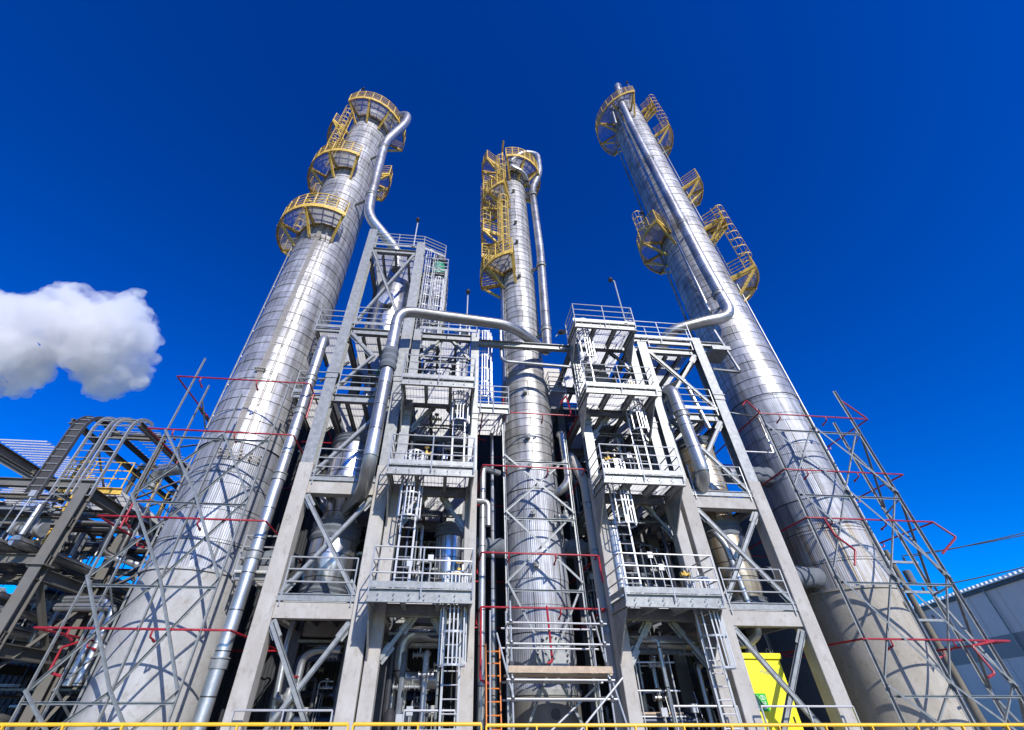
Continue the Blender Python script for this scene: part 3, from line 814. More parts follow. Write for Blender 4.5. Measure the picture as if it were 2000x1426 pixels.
# ------------------------------------------------------------------ local piping
pipe('beige_pipe', [(5.0, 16.4, 10.1), (4.95, 15.9, 9.8), (5.25, 15.6, 8.6), (5.3, 15.6, .15)], .19, 'matte beige pipe standing between the slimmest column and the right frame', .3, m='beige',
     clamps=[((5.3, 15.6, z), (5.3, 15.6, z - 1)) for z in (7.6, 5.9, 3.6)])
pipe('shiny_pipe', [(4.65, 16.2, 11.0), (4.7, 16.0, 10.9), (4.75, 15.95, 8.8), (4.4, 16.1, 8.4), (4.1, 16.4, 8.4)], .17, 'short shiny pipe with two elbows right of the slimmest column above the beige pipe', .25)
pipe('jacketed_pipe', [(11.9, 16.5, 9.6), (13.95, 16.8, 9.75)], .34, 'grey wrapped pipe entering the tallest column, upper one', jackets=[((13.0, 16.66, 9.68), (14.2, 16.85, 9.75))])
pipe('jacketed_pipe', [(11.9, 16.3, 5.55), (14.6, 16.7, 5.6)], .30, 'grey wrapped pipe entering the tallest column, lower one', m='jack', jackets=[((12.2, 16.36, 5.56), (14.5, 16.68, 5.6))])
pipe('jacketed_pipe', [(.9, 17, 6.45), (2.4, 17, 6.45)], .26, 'grey wrapped pipe entering the slimmest column from the left frame', m='jack', jackets=[((.95, 17, 6.45), (2.3, 17, 6.45))])
pipe('jacketed_pipe', [(4.3, 17, 6.5), (5.6, 17, 6.5)], .26, 'grey wrapped pipe leaving the slimmest column towards the right frame', m='jack', jackets=[((4.45, 17, 6.5), (5.3, 17, 6.5))])
pipe('jacketed_pipe', [(-6.9, 16.7, 5.7), (-5.2, 16.8, 5.7)], .28, 'grey wrapped pipe between the widest column and the left frame', m='jack', jackets=[((-6.8, 16.7, 5.7), (-5.3, 16.8, 5.7))])
pipe('return_pipe', [(.2, 16.3, 3.55), (-1.15, 16.0, 3.5), (-1.15, 16.0, 2.35), (.0, 16.3, 2.35)], .21, 'silver U-shaped pipe under the lowest platform of the left frame', .45)
pipe('stub_pipe', [(6.2, 16.3, 3.3), (6.9, 15.9, 3.35), (8.2, 15.9, 3.35), (8.3, 17, 3.35)], .20, 'silver horizontal pipe with flanged end under the lowest platform of the right frame', .35,
     clamps=[((6.55, 16.05, 3.33), (6.2, 16.3, 3.3))])
pipe('standing_pipe', [(5.75, 15.0, 6.7), (5.75, 14.95, 6.5), (5.75, 14.95, 4.2)], .19, 'short silver standpipe on the lowest platform of the right frame', .1)
pipe('downcomer', [(9.7, 15.6, 6.75), (9.75, 15.3, 6.75), (9.95, 15.2, 6.3), (10.1, 15.2, 3.55), (9.85, 15.6, 3.3), (9.1, 16.3, 3.3)], .11, 'thin silver pipe with elbow before the golden vessel', .2, n=12)
pipe('elbow_pipe', [(1.0, 15.9, 7.8), (1.5, 15.9, 7.8), (1.5, 15.9, 6.9)], .12, 'small silver elbow pipe left of the slimmest column', .2, n=12)
pipe('low_pipe', [(-3.0, 16.2, 3.1), (-3.7, 16.2, 3.1), (-4.1, 16.3, 2.9), (-4.1, 16.3, .2)], .11, 'thin silver pipe behind the lowest X brace of the left frame, right one', .25, n=12)
pipe('low_pipe', [(-4.7, 16.6, 3.9), (-4.7, 16.4, 3.2), (-4.5, 16.4, .2)], .10, 'dull silver pipe behind the lowest X brace of the left frame, left one', .25, n=12)
pipe('corner_pipe', [(2.0, 16.4, 9.2), (1.3, 16.0, 9.2), (1.3, 16.0, 1.0)], .12, 'silver riser in the gap between left frame and slimmest column', .2, n=12)
pipe('corner_pipe', [(1.75, 16.8, 12), (1.75, 16.8, 1.0)], .07, 'thin grey riser touching the left side of the slimmest column', .2, n=8)
pipe('knee_pipe', [(9.9, 15.8, 13.6), (10.35, 14.9, 13.5), (10.75, 14.9, 10.9)], .09, 'thin steel pipe leaning on the third deck rail of the right frame', .15, n=10)
pipe('conduit_pipe', [(12.0, 14.9, 14.2), (13.35, 14.9, 14.1), (13.3, 15.3, 17.2)], .07, 'thin grey conduit looping before the tallest column, upper one', .15, n=8)
pipe('bridge_rail', [(11.9, 14.9, 11.8), (13.2, 14.9, 11.6), (13.15, 14.9, 9.9), (11.9, 14.9, 9.9)], .03, 'thin grey rail loop before the tallest column under the conduit', .05, n=6, cat='railing')
# dense secondary equipment inside the bays: pumps, valves, risers, cable trays
def valve(x, y, z, label, m='green', s=1.0, wheel='red'):
    t = thing('valve', (x, y, z), label, 'valve')
    mb = MB().tube([(x - .28 * s, y, z), (x + .28 * s, y, z)], .09 * s, 12)
    mb.tube([(x - .3 * s, y, z), (x - .25 * s, y, z)], .16 * s, 14); mb.tube([(x + .25 * s, y, z), (x + .3 * s, y, z)], .16 * s, 14)
    mb.lathe([(.0, z - .16 * s), (.14 * s, z - .1 * s), (.15 * s, z + .06 * s), (.09 * s, z + .16 * s), (.09 * s, z + .24 * s), (.03 * s, z + .25 * s)], 14, x, y)
    mb.build('valve_body', M[m], t)
    MB().tube([(x, y, z + .2 * s), (x, y, z + .55 * s)], .025 * s, 6).build('stem', M['galv'], t)
    k = 14
    ring = [(x + .17 * s * math.cos(2 * PI * i / k), y + .17 * s * math.sin(2 * PI * i / k), z + .5 * s) for i in range(k + 1)]
    mb = MB().tube(ring, .018 * s, 5); mb.tube([(x - .17 * s, y, z + .5 * s), (x + .17 * s, y, z + .5 * s)], .014 * s, 5)
    mb.build('handwheel', M[wheel], t)
valve(-3.1, 15.3, 13.2, 'green valve behind the jacket of the crossing pipe', 'green', 1.1, 'green')
valve(-.9, 14.6, 9.0, 'yellow valve on the second deck of the left frame', 'yellow', .5, 'yellow')
valve(5.9, 14.4, 9.0, 'yellow valve on the second deck of the right frame', 'yellow', .55, 'yellow')
valve(7.6, 14.2, 5.0, 'yellow valve on the lowest deck of the right frame', 'yellow', .45, 'yellow')
valve(4.35, 15.6, 7.2, 'small silver valve cluster right of the slimmest column', 'galv', 1.0, 'galv')
valve(-4.2, 16.0, 1.9, 'silver valve low behind the left frame X brace', 'galv', 1.0, 'red')
valve(.45, 14.3, 4.9, 'small yellow valve beside the ladder on the lowest deck of the left frame', 'yellow', .6, 'yellow')
valve(7.5, 14.3, 12.6, 'yellow valve on the third deck of the right frame', 'yellow', .45, 'yellow')
rnd = random.Random(21)
BAYS = (('wide bay of the left frame', -4.8, -2.6), ('narrow bay of the left frame', -1.6, .55), ('narrow bay of the right frame', 5.7, 8.0), ('wide bay of the right frame', 9.1, 11.4))
LV = ((.15, L1, 'ground floor'), (L1, L2, 'first deck'), (L2, L3, 'second deck'), (L3, L4, 'third deck'))
def rack_unit(x0, x1, y, z0, z1, bay_n, lev):
    """a pipe manifold: header, risers, small valves and a cable tray that stand on one floor"""
    t = thing('pipe_manifold', ((x0 + x1) / 2, y, z0 + .02), 'tangle of pipes in the %s, %s' % (bay_n, lev), 'piping', 'pipe manifolds inside the frames')
    h = z1 - z0 - .7
    for k in range(2):
        z = z0 + rnd.uniform(.8, h); yy = y + rnd.uniform(-.3, .6)
        r = rnd.choice((.05, .08, .12))
        a = x0 + rnd.uniform(0, .3); b = x1 - rnd.uniform(0, .8)
        MB().tube(fillet([(a, yy, z0 + .05), (a, yy, z), (b, yy, z), (b, yy + 1.2, z + rnd.uniform(-.3, .3))], .18, 4), r, 10).build('header_pipe', M[rnd.choice(('pipe', 'jack', 'dark', 'navy'))], t)
    for k in range(9):
        x = rnd.uniform(x0, x1); yy = y + rnd.uniform(-.6, .9); r = rnd.choice((.022, .03, .04, .06, .09))
        zt = z0 + rnd.uniform(1.2, h)
        MB().tube(fillet([(x, yy, z0 + .05), (x, yy, zt), (x + rnd.uniform(-.6, .6), yy + .2, zt)], .12, 4), r, 8).build('riser', M[rnd.choice(('pipe', 'rail', 'lat', 'dark', 'jack', 'pipe'))], t)
    for k in range(4):      # flanged branch with a block valve
        x = rnd.uniform(x0 + .2, x1 - .3); zf = z0 + rnd.uniform(.4, h); yf = y + rnd.uniform(-.6, .3); q = rnd.uniform(.05, .09)
        mb = MB().tube([(x - .22, yf, zf), (x + .22, yf, zf)], q * .6, 8)
        for e in (-.2, -.08, .08, .2): mb.tube([(x + e - .012, yf, zf), (x + e + .012, yf, zf)], q * 1.3, 10)
        mb.tube([(x, yf, zf), (x, yf, zf + .22)], q * .35, 6); mb.tube([(x, yf, zf + .22), (x, yf, zf + .24)], q * 1.2, 10)
        mb.build('flanged_branch', M[rnd.choice(('pipe', 'rail', 'galv'))], t)
    for k in range(2):      # instrument stands
        x = rnd.uniform(x0 + .2, x1 - .3); yf = y - .7 + rnd.uniform(-.1, .3); hh = rnd.uniform(.9, 1.6)
        mb = MB().tube([(x, yf, z0 + .02), (x, yf, z0 + hh)], .022, 6); mb.box(x - .09, x + .09, yf - .05, yf + .05, z0 + hh, z0 + hh + .2)
        mb.tube([(x, yf, z0 + hh * .6), (x + .3, yf + .1, z0 + hh * .6), (x + .3, yf + .4, z0 + hh + .5)], .012, 5)
        mb.build('instrument_stand', M['rail'], t)
    x = rnd.uniform(x0 + .3, x1 - .5); zc = z0 + rnd.uniform(.7, 1.8)
    mb = MB().lathe([(.02, zc), (.16, zc), (.2, zc + .08), (.2, zc + .35), (.1, zc + .5), (.02, zc + .52)], 14, x, y)
    mb.box(x - .3, x + .3, y - .03, y + .03, zc + .1, zc + .16)
    mb.build('actuator', M[rnd.choice(('navy', 'lat', 'dark', 'dark'))], t)
    mb = MB(); zz = z1 - .75; yy = y + .1
    for s in (-.12, .12): mb.bar((x0, yy + s, zz), (x1, yy + s, zz), .02, .07)
    q = x0
    while q < x1: mb.bar((q, yy - .12, zz - .02), (q, yy + .12, zz - .02), .03, .015); q += .3
    mb.build('cable_tray', M['lat'], t)
for nm, x0, x1 in BAYS:
    for z0, z1, lev in LV:
        for y, ws in ((15.9 if 'narrow' in nm else 17.9, 'front'), (19.2, 'rear')):
            rack_unit(x0, x1, y, z0, z1, nm, lev + ' ' + ws)

# ------------------------------------------------------------------ spray-ring lattices round the columns
def lattice(label, posts, faces, zs, top, ring, lev, extra=(), drops=()):
    x0, x1, y0, y1 = ring
    t = thing('spray_lattice', ((x0 + x1) / 2, (y0 + y1) / 2, .15), label, 'water spray frame')
    for (x, y, zt) in posts:
        MB().ang((x, y, .15), (x, y, zt), 0.08, up=(0, 1, 0), t=.012).build('lattice_post', M['galv'], t, smooth=False)
    zz = [.4] + list(zs)
    for (a, b) in faces:
        for i in range(len(zz) - 1):
            if zz[i + 1] > min(posts[a][2], posts[b][2]) + .05: continue
            pa = Vector((posts[a][0], posts[a][1], 0)); pb = Vector((posts[b][0], posts[b][1], 0))
            n = Vector((0, 0, 1)).cross(pb - pa).normalized() * .05
            MB().ang(pa + n + Vector((0, 0, zz[i])), pb + n + Vector((0, 0, zz[i + 1])), .062).build('lattice_brace', M['lat'], t, smooth=False)
            MB().ang(pb - n + Vector((0, 0, zz[i])), pa - n + Vector((0, 0, zz[i + 1])), .062).build('lattice_brace', M['lat'], t, smooth=False)
            mb = MB().ang(pa + Vector((0, 0, zz[i + 1] - .25)), pb + Vector((0, 0, zz[i + 1] - .25)), .06)
            mb.build('lattice_rail', M['lat'], t, smooth=False)
    for z in lev:
        y = y0
        pts = [(x0 + .2, y1, z), (x0, y1, z), (x0, y, z), (x1, y, z), (x1, y1, z), (x0 + .6, y1, z)]
        o = MB().tube(fillet(pts, .06, 2), .030, 8).build('red_spray_pipe', M['red'], t)
        for (nx, ny, dx, dy) in ((x0 + .9, y, 0, 1), ((x0 + x1) / 2 + .5, y, 0, 1), (x0, (y + y1) / 2, 1, 0), (x1, (y + y1) / 2, -1, 0)):
            mb = MB().tube(fillet([(nx, ny, z), (nx, ny, z - .18), (nx + dx * .22, ny + dy * .22, z - .22)], .05, 3), .024, 7)
            mb.tube([(nx + dx * .2, ny + dy * .2, z - .22), (nx + dx * .3, ny + dy * .3, z - .25)], .036, 8)
            mb.build('spray_nozzle', M['red'], o)
    for pts in drops:
        MB().tube(fillet(pts, .06, 2), .035, 8).build('red_drop_pipe', M['red'], t)
    return t
lattice('galvanised angle lattice with red pipe rings round the widest column',
        [(-10.0, 14.3, 12.6), (-10.2, 15.6, 12.2), (-8.05, 14.3, 11.0), (-6.45, 14.3, 12.0), (-6.2, 18.9, 11.5), (-10.3, 18.9, 11.5)],
        [(0, 2), (2, 3), (1, 5)], (2.0, 4.6, 7.0, 9.3, 11.4), 12, (-10.65, -5.68, 14.3, 19.1), (3.32, 6.28, 9.35, 11.65),
        drops=[[(-10.65, 16.5, 3.3), (-11.2, 16.5, 3.1), (-11.2, 16.5, 2.5), (-10.8, 16.5, 2.4)], [(-5.68, 15, 11.65), (-5.68, 15, 10.5)], [(-10.65, 15.5, 6.3), (-10.65, 15.5, 7.2), (-10.2, 15.6, 7.3)]])
lattice('galvanised lattice with red pipe rings round the slimmest column',
        [(2.05, 15.2, 11.6), (4.55, 15.2, 10.4), (4.6, 18.8, 9.6), (2.05, 18.8, 9.6)],
        [(0, 1)], (4.9, 7.2, 9.4), 10, (1.2, 5.15, 15.0, 19.0), (4.12, 5.72, 8.85, 11.25),
        drops=[[(1.2, 15.0, 4.12), (1.2, 15.0, 2.3), (1.5, 15.0, 2.2)], [(3.25, 15, 4.12), (3.25, 15, 4.2), (3.3, 15.0, 2.75), (3.15, 15.0, 2.7)], [(5.15, 15.0, 5.72), (5.15, 14.95, 4.9)],
               [(2.05, 15.0, 11.25), (2.05, 15.0, 12.0), (1.9, 15, 12.0)], [(4.9, 15, 11.25), (4.85, 15.2, 12.4), (4.6, 15.4, 12.1)]])
lattice('galvanised lattice with red pipe rings round the tallest column',
        [(13.0, 14.5, 11.8), (15.1, 14.5, 12.2), (17.15, 14.5, 13.0), (17.9, 16.0, 12.3), (17.9, 19.2, 11.5), (13.0, 19.2, 11.5)],
        [(0, 1), (1, 2), (2, 3)], (2.2, 5.2, 8.2, 11.0), 12, (12.95, 17.95, 14.5, 19.3), (3.36, 7.1, 8.98, 11.55),
        drops=[[(17.9, 14.5, 7.1), (18.2, 14.3, 6.5), (17.6, 14.6, 6.0)], [(13.6, 14.5, 7.1), (13.7, 14.5, 6.5), (14.2, 14.5, 6.0), (13.9, 14.5, 5.5)], [(17.4, 14.5, 3.36), (16.4, 14.4, 3.2), (16.5, 14.3, 2.5), (16.2, 14.3, 2.4)],
               [(13.0, 14.5, 11.55), (12.9, 14.8, 12.4), (12.7, 14.9, 12.2)], [(17.9, 14.5, 11.6), (17.2, 14.6, 12.7)]])

# ------------------------------------------------------------------ scaffold at the middle column
sc_ = thing('scaffold', (3.2, 14.5, .15), 'tube scaffold with plank deck before the manhole of the slimmest column', 'scaffold')
X0, X1, Y0, Y1 = 1.95, 4.55, 13.9, 14.9
for i, (x, y, h) in enumerate(((X0, Y0, 4.1), (X1, Y0, 4.2), (X0, Y1, 4.0), (X1, Y1, 3.9), (X0 - .55, Y0 + .3, 3.9))):
    MB().tube([(x, y, .15), (x, y, h)], .026, 8).build('standard', M['rail'], sc_)
for z in (3.55, 3.05, 2.25, 1.85):
    for y in (Y0 - .03, Y1 + .03):
        MB().tube([(X0 - .15, y, z), (X1 + .15, y, z)], .026, 8).build('ledger', M['rail'], sc_)
    for x in (X0, X1):
        MB().tube([(x, Y0 - .1, z + .05), (x, Y1 + .1, z + .05)], .026, 8).build('transom', M['rail'], sc_)
for k in range(4):
    y = Y0 + .08 + k * .25
    MB().box(X0 - .1, X1 + .15, y, y + .22, 2.36, 2.40).build('plank', M['wood'], sc_, smooth=False)
MB().box(X0 - .1, X1 + .12, Y0 - .08, Y0 - .05, 2.40, 2.55).build('toe_board', M['wood'], sc_, smooth=False)
for a, b in (((X1 + .35, Y0 - .1, 2.3), (X0 + .9, Y0 - .1, .6)), ((X0, Y1 + .05, .4), (X1, Y1 + .05, 2.2)), ((X1 + .1, Y0, 2.2), (X1 + .5, Y0 - .2, .2)), ((X0 - .4, Y0, 3.3), (X0 + .05, Y0, 1.8)), ((X1, Y0, 2.5), (X1 + .1, Y1, 4.0))):
    MB().tube([a, b], .026, 8).build('diagonal', M['rail'], sc_)
mb = MB()
for x in (X0, X1):
    for z in (3.55, 3.05, 2.25, 1.85, 2.6):
        mb.box(x - .05, x + .05, Y0 - .06, Y0 + .05, z - .05, z + .05)
mb.build('coupler', M['dark'], sc_, smooth=False)
ol = thing('rung_ladder', (1.45, 14.3, .15), 'orange ladder leaning upright left of the scaffold', 'ladder')
mb = MB()
for s in (-.19, .19): mb.bar((1.5 + s, 14.2, .15), (1.5 + s, 14.45, 3.1), .03, .06, up=(0, 1, 0))
mb.build('stile', M['orange'], ol, smooth=False)
for k in range(10):
    z = .4 + k * .28; y = 14.2 + .25 * (z - .15) / 2.95
    MB().tube([(1.31, y, z), (1.69, y, z)], .016, 6).build('rung', M['orange'], ol)
# second low scaffold inside the right frame
s2 = thing('scaffold', (6.7, 16.6, .15), 'low tube scaffold inside the right frame beside its left concrete post', 'scaffold')
for x in (6.0, 7.1):
    for y in (15.6, 16.8): MB().tube([(x, y, .15), (x, y, 3.0)], .024, 7).build('standard', M['rail'], s2)
for z in (.9, 1.5, 2.1, 2.8):
    for y in (15.6, 16.8): MB().tube([(5.9, y, z), (7.25, y, z)], .024, 7).build('ledger', M['rail'], s2)
for k in range(4): MB().box(5.95, 7.2, 15.62 + k * .28, 15.86 + k * .28, 1.55, 1.6).build('plank', M['wood'], s2, smooth=False)

# ------------------------------------------------------------------ yellow safety shower cabinet
cb = thing('safety_cabinet', (10.35, 16.3, .15), 'bright yellow cabinet with green emergency sign standing in the right frame', 'cabinet')
mb = MB().box(9.55, 11.15, 15.75, 17.0, .15, 2.92)
o = mb.build('cabinet_body', M['cab'], cb, smooth=False); md = o.modifiers.new('bevel', 'BEVEL'); md.width = .02; md.segments = 2
mb = MB().box(9.5, 11.2, 15.68, 17.05, 2.925, 3.08); o = mb.build('cabinet_lid', M['cab'], cb, smooth=False)
md = o.modifiers.new('bevel', 'BEVEL'); md.width = .015; md.segments = 2
mb = MB().box(9.62, 11.08, 15.735, 15.747, .3, 2.82); mb.build('cabinet_door', M['cab'], cb, smooth=False)
mb = MB()
for k in range(0): mb.box(10.2 + k * .095, 10.27 + k * .095, 15.72, 15.733, 2.56 + (0 if k % 3 else .0), 2.64 + (.04 if k in (0, 8) else 0))
mb = MB()
k = 16
mb.tube([(9.95 + .12 * math.cos(2 * PI * i / 12), 16.2 + .12 * math.sin(2 * PI * i / 12), 3.2) for i in range(13)], .03, 6)
mb.lathe([(.13, 3.085), (.13, 3.2), (.02, 3.25)], 14, 9.95, 16.2); mb.build('beacon', M['white'], cb)
mb = MB()
for i, (x) in enumerate((10.5, 10.95)):
    mb.tube([(x + .06 * math.cos(2 * PI * j / 12), 15.9, 3.16 + .06 * math.sin(2 * PI * j / 12)) for j in range(13)], .014, 6)
mb.build('lifting_eye', M['galv'], cb)
sg = MB().box(9.96, 10.42, 15.722, 15.733, 1.62, 2.05).build('emergency_sign', M['signgreen'], cb, smooth=False)
def flat(pts, y=15.717): return MB().add([(x, y, z) for x, z in pts], [tuple(range(len(pts)))])
def ell(cx, cz, rx, rz, n=20, a0=0, a1=360): return [(cx + rx * math.cos(R(a0 + (a1 - a0) * k / n)), cz + rz * math.sin(R(a0 + (a1 - a0) * k / n))) for k in range(n + 1)]
mb = MB()
def stroke(mb, pts, w_=.012, y=15.716):
    for a, b in zip(pts, pts[1:]): mb.bar((a[0], y, a[1]), (b[0], y, b[1]), .004, w_, up=(0, 1, 0)) if 0 else mb.bar((a[0], y, a[1]), (b[0], y, b[1]), w_, .004, up=(0, 1, 0))
# person under a shower, divider, eye, eyewash basin and arrow
stroke(mb, [(10.03, 1.93), (10.03, 2.0), (10.13, 2.0), (10.17, 1.66)], .014)
stroke(mb, ell(10.065, 1.925, .016, .016, 10), .034)
stroke(mb, [(10.07, 1.89), (10.075, 1.78), (10.085, 1.66)], .055)
stroke(mb, [(10.02, 1.9), (10.05, 1.85), (10.09, 1.9)], .02)
stroke(mb, ell(10.29, 1.95, .085, .05), .012); stroke(mb, ell(10.29, 1.95, .025, .025), .016)
stroke(mb, [(10.23, 1.87), (10.23, 1.80), (10.35, 1.80), (10.35, 1.87)], .012)
for k in range(4): stroke(mb, [(10.25 + k * .027, 1.86), (10.25 + k * .027, 1.78)], .007)
mb.add([(10.21, 15.716, 1.77), (10.37, 15.716, 1.77), (10.37, 15.716, 1.72), (10.29, 15.716, 1.66), (10.21, 15.716, 1.72)], [(0, 1, 2, 3, 4)])
mb.build('sign_symbols', M['white'], sg, smooth=False)
def text(body, x, z, size, m, parent, y=15.725):
    cu = bpy.data.curves.new('lettering', 'FONT'); cu.body = body; cu.size = size; cu.extrude = .002; cu.align_x = 'CENTER'
    cu.materials.append(M[m])
    o = bpy.data.objects.new('lettering', cu); col.objects.link(o); o.parent = parent
    off = parent['_o']; me = bpy.data.meshes.new_from_object(o); bpy.data.objects.remove(o)
    o = bpy.data.objects.new('lettering', me); col.objects.link(o); o.parent = parent
    o.location = (x - off[0], y - off[1], z - off[2]); o.rotation_euler = (R(90), 0, 0)
text('Hughes', 10.6, 2.55, .17, 'greyink', cb)
for z in (.6, 1.5, 2.5): MB().tube([(9.66, 15.72, z - .06), (9.66, 15.72, z + .06)], .016, 8).build('hinge', M['dark'], cb)
for x, z in ((10.98, .5), (10.98, 2.65), (9.75, .5), (9.75, 2.65)): MB().tube([(x, 15.74, z), (x, 15.728, z)], .016, 8).build('screw', M['galv'], cb)
mb = MB().box(10.93, 10.96, 15.70, 15.733, 1.3, 1.5); mb.build('door_handle', M['dark'], cb, smooth=False)

for ch in cb.children:
    if ch.name.startswith('emergency_sign'): ch.location.x -= .14
cb.location.x -= .30
# ------------------------------------------------------------------ guardrails
def guard(x0, x1, y0, y1, ztop, step, label, m='yrail', rails_=(0, -.25, -.55), r=.032):
    t = thing('guardrail', ((x0 + x1) / 2, (y0 + y1) / 2, 0), label, 'railing')
    n = max(1, round((x1 - x0) / step)); mb = MB()
    for d in rails_:
        mb.tube([(x0, y0, ztop + d), (x1, y1, ztop + d)], r, 8)
    mb.build('rail_tube', M[m], t)
    for i in range(n + 1):
        f = i / n; x = x0 + (x1 - x0) * f; y = y0 + (y1 - y0) * f
        MB().bar((x, y, 0), (x, y, ztop), .06, .03, up=(1, 0, 0)).build('rail_post', M[m], t, smooth=False)
guard(-14.5, -1.72, 11.5, 11.5, 1.38, 1.06, 'long yellow guardrail along the bottom edge, left section')
guard(-1.62, 1.0 - .05, 11.5, 11.5, 1.38, 1.2, 'short yellow guardrail along the bottom edge, centre section')
guard(1.05, 13.5, 11.5, 11.2, 1.36, 1.06, 'long yellow guardrail along the bottom edge, right section')
for (x0, x1, lab, z) in ((-5.0, -2.6, 'low galvanised handrail before the wide bay of the left frame', 1.62), (-.8, .5, 'low galvanised handrail before the narrow bay of the left frame', 1.62),
                      (6.4, 8.2, 'low galvanised handrail before the narrow bay of the right frame', 1.72), (8.9, 11.6, 'low galvanised handrail before the yellow cabinet', 1.72)):
    guard(x0, x1, 14.4, 14.4, z, 1.3, lab, 'rail', (0, -.4, -.8), .026)

# ------------------------------------------------------------------ lamps
floodlight((-2.75, 14.8, 21.5), 2.5, 'floodlight mast on the deck of the tall left tower', (.0, -.12))
floodlight((.36, 14.9, 15.5), 2.7, 'floodlight mast on the top deck left of the slimmest column', (.0, -.12))
floodlight((7.5, 13.4, 15.2), 3.0, 'floodlight mast on the top deck of the right frame', (-.2, -.05))
b = circ(*CA, 39.4, 2.8, -105); floodlight(b, 1.7, 'floodlight on the top platform of the widest column, left one', (.25, -.1))
b = circ(*CA, 39.4, 2.8, -15); floodlight(b, 1.7, 'floodlight on the top platform of the widest column, right one', (-.2, -.2))
b = circ(*CA, 24.0, 2.8, -158); floodlight(b, 2.3, 'floodlight on the lowest yellow platform of the widest column', (.4, -.1))
b = circ(*CR, 27.9, 2.9, -172); floodlight(b, 2.0, 'floodlight on the left yellow platform of the tallest column', (.1, -.2))
b = circ(*CR, 46.9, 3.0, -104); floodlight(b, 1.6, 'floodlight on the top platform of the tallest column', (-.2, -.2))
fl = thing('flood_lamp', (5.05, 15.3, 16.4), 'small round dark lamp right of the crossing pipe elbow', 'lamp')
MB().tube([(4.8, 15.4, 16.1), (5.0, 15.3, 16.3)], .03, 6).build('lamp_arm', M['rail'], fl)
MB().tube([(5.0, 15.3, 16.3), (5.15, 15.1, 16.15)], .13, 12).build('lamp_housing', M['dark'], fl)
gm_ = vessel('gas_cooler', -1.5, 17.6, dome(.42, 22.4, 24.0, .2), 'green', 'green and black round unit on top of the tall left tower', cat='fan unit')
MB().lathe([(.46, 23.6), (.50, 23.62), (.50, 24.1), (.46, 24.12)], 24, -1.5, 17.6).build('band', M['dark'], gm_)

# ------------------------------------------------------------------ pipe rack on the left
pr = thing('pipe_rack', (-14.5, 19, 0), 'grey painted steel pipe rack at the left edge under the cable ladders', 'pipe rack')
RX = (-12.75, -17.6); RY = (16.0, 19.0, 22.8)
for x in RX:
    for y in RY:
        MB().ib((x, y, 0), (x, y, 7.9 if x > -15 else 9.6), .34, .34, up=(0, 1, 0), t=.03).build('rack_post', M['greysteel'], pr, smooth=False)
        MB().box(x - .26, x + .26, y - .26, y + .26, 5.2, 5.25).build('splice_plate', M['greysteel'], pr, smooth=False)
for z in (3.0, 5.0, 7.7):
    for x in RX:
        MB().ib((x, 15.9 if x > -15 else 17.5, z), (x, 24.5, z), .26, .34).build('rack_beam', M['greysteel'], pr, smooth=False)
for y in RY:
    for z in (3.3, 5.4, 6.6, 7.9):
        if z > 9 and y < 15: continue
        MB().ib((-17.7, y, z), (-12.6, y, z), .2, .28).build('cross_beam', M['greysteel'], pr, smooth=False)
MB().ib((-17.6, 11, 9.6), (-17.6, 24.5, 9.6), .26, .34).build('rack_beam', M['greysteel'], pr, smooth=False)
for y in (17.6, 20.9):
    for z in (5.2, 8.0): MB().ib((-17.6, y, z), (-12.8, y, z), .14, .18).build('cross_beam', M['greysteel'], pr, smooth=False)
for (a, b) in (((-12.75, 16.1, 5.0), (-12.75, 19.4, 2.0)), ((-12.75, 16.1, 2.0), (-12.75, 19.4, 5.0)), ((-17.6, 16.1, 9.3), (-12.8, 16.1, 7.2)), ((-12.75, 19.1, .5), (-12.75, 22.6, 4.8)),
               ((-12.75, 19.5, 5.2), (-12.75, 23.4, 7.5))):
    MB().ang(a, b, .14).build('rack_brace', M['greysteel'], pr, smooth=False)
for x0, x1, y0, y1, z in ((-17.4, -15.2, 16.2, 20, 8.15), (-17.4, -15.6, 16.5, 24, 9.8)):
    grating(x0, x1, y0, y1, z, .22).build('grating', M['grate'], pr, smooth=False)
# yellow railed walkway on the rack
yw = railing([(-14.9, 17.3, 8.3), (-13.1, 17.3, 8.3), (-12.6, 17.3, 8.3), (-12.6, 23, 8.3)], post=.9).build('yellow_railing', M['yellow'], pr)
MB().ch((-14.9, 17.25, 8.2), (-12.5, 17.25, 8.2), .1, .25, side=-1).build('yellow_edge', M['yellow'], pr, smooth=False)
grating(-14.9, -12.6, 17.3, 23, 8.3, .1).build('grating', M['grate'], pr, smooth=False)
ladder(pr, -14.3, 17.2, 5.5, 9.4, m='yellow', cage=False)
for k, (y, z0, z1, nm) in enumerate(((15.4, 3.3, 5.2, 'nearest bay, bottom tier'), (20.2, 3.3, 5.2, 'fourth bay, bottom tier'), (16.4, 3.3, 5.2, 'third bay, bottom tier'), (18.4, 3.3, 5.2, 'far bay, bottom tier'),
        (15.6, 5.9, 7.6, 'nearest bay, middle tier'), (18.6, 5.9, 8.0, 'second bay, middle tier'), (17.0, 5.9, 8.0, 'third bay, middle tier'), (20.5, 5.9, 8.0, 'far bay, middle tier'), (16.4, .1, 3.0, 'ground, near'), (18, .1, 3.0, 'ground, middle'), (21, .1, 3.0, 'ground, far'))):
    rack_unit(-17.2, -13.0, y, z0, z1, 'pipe rack', nm)
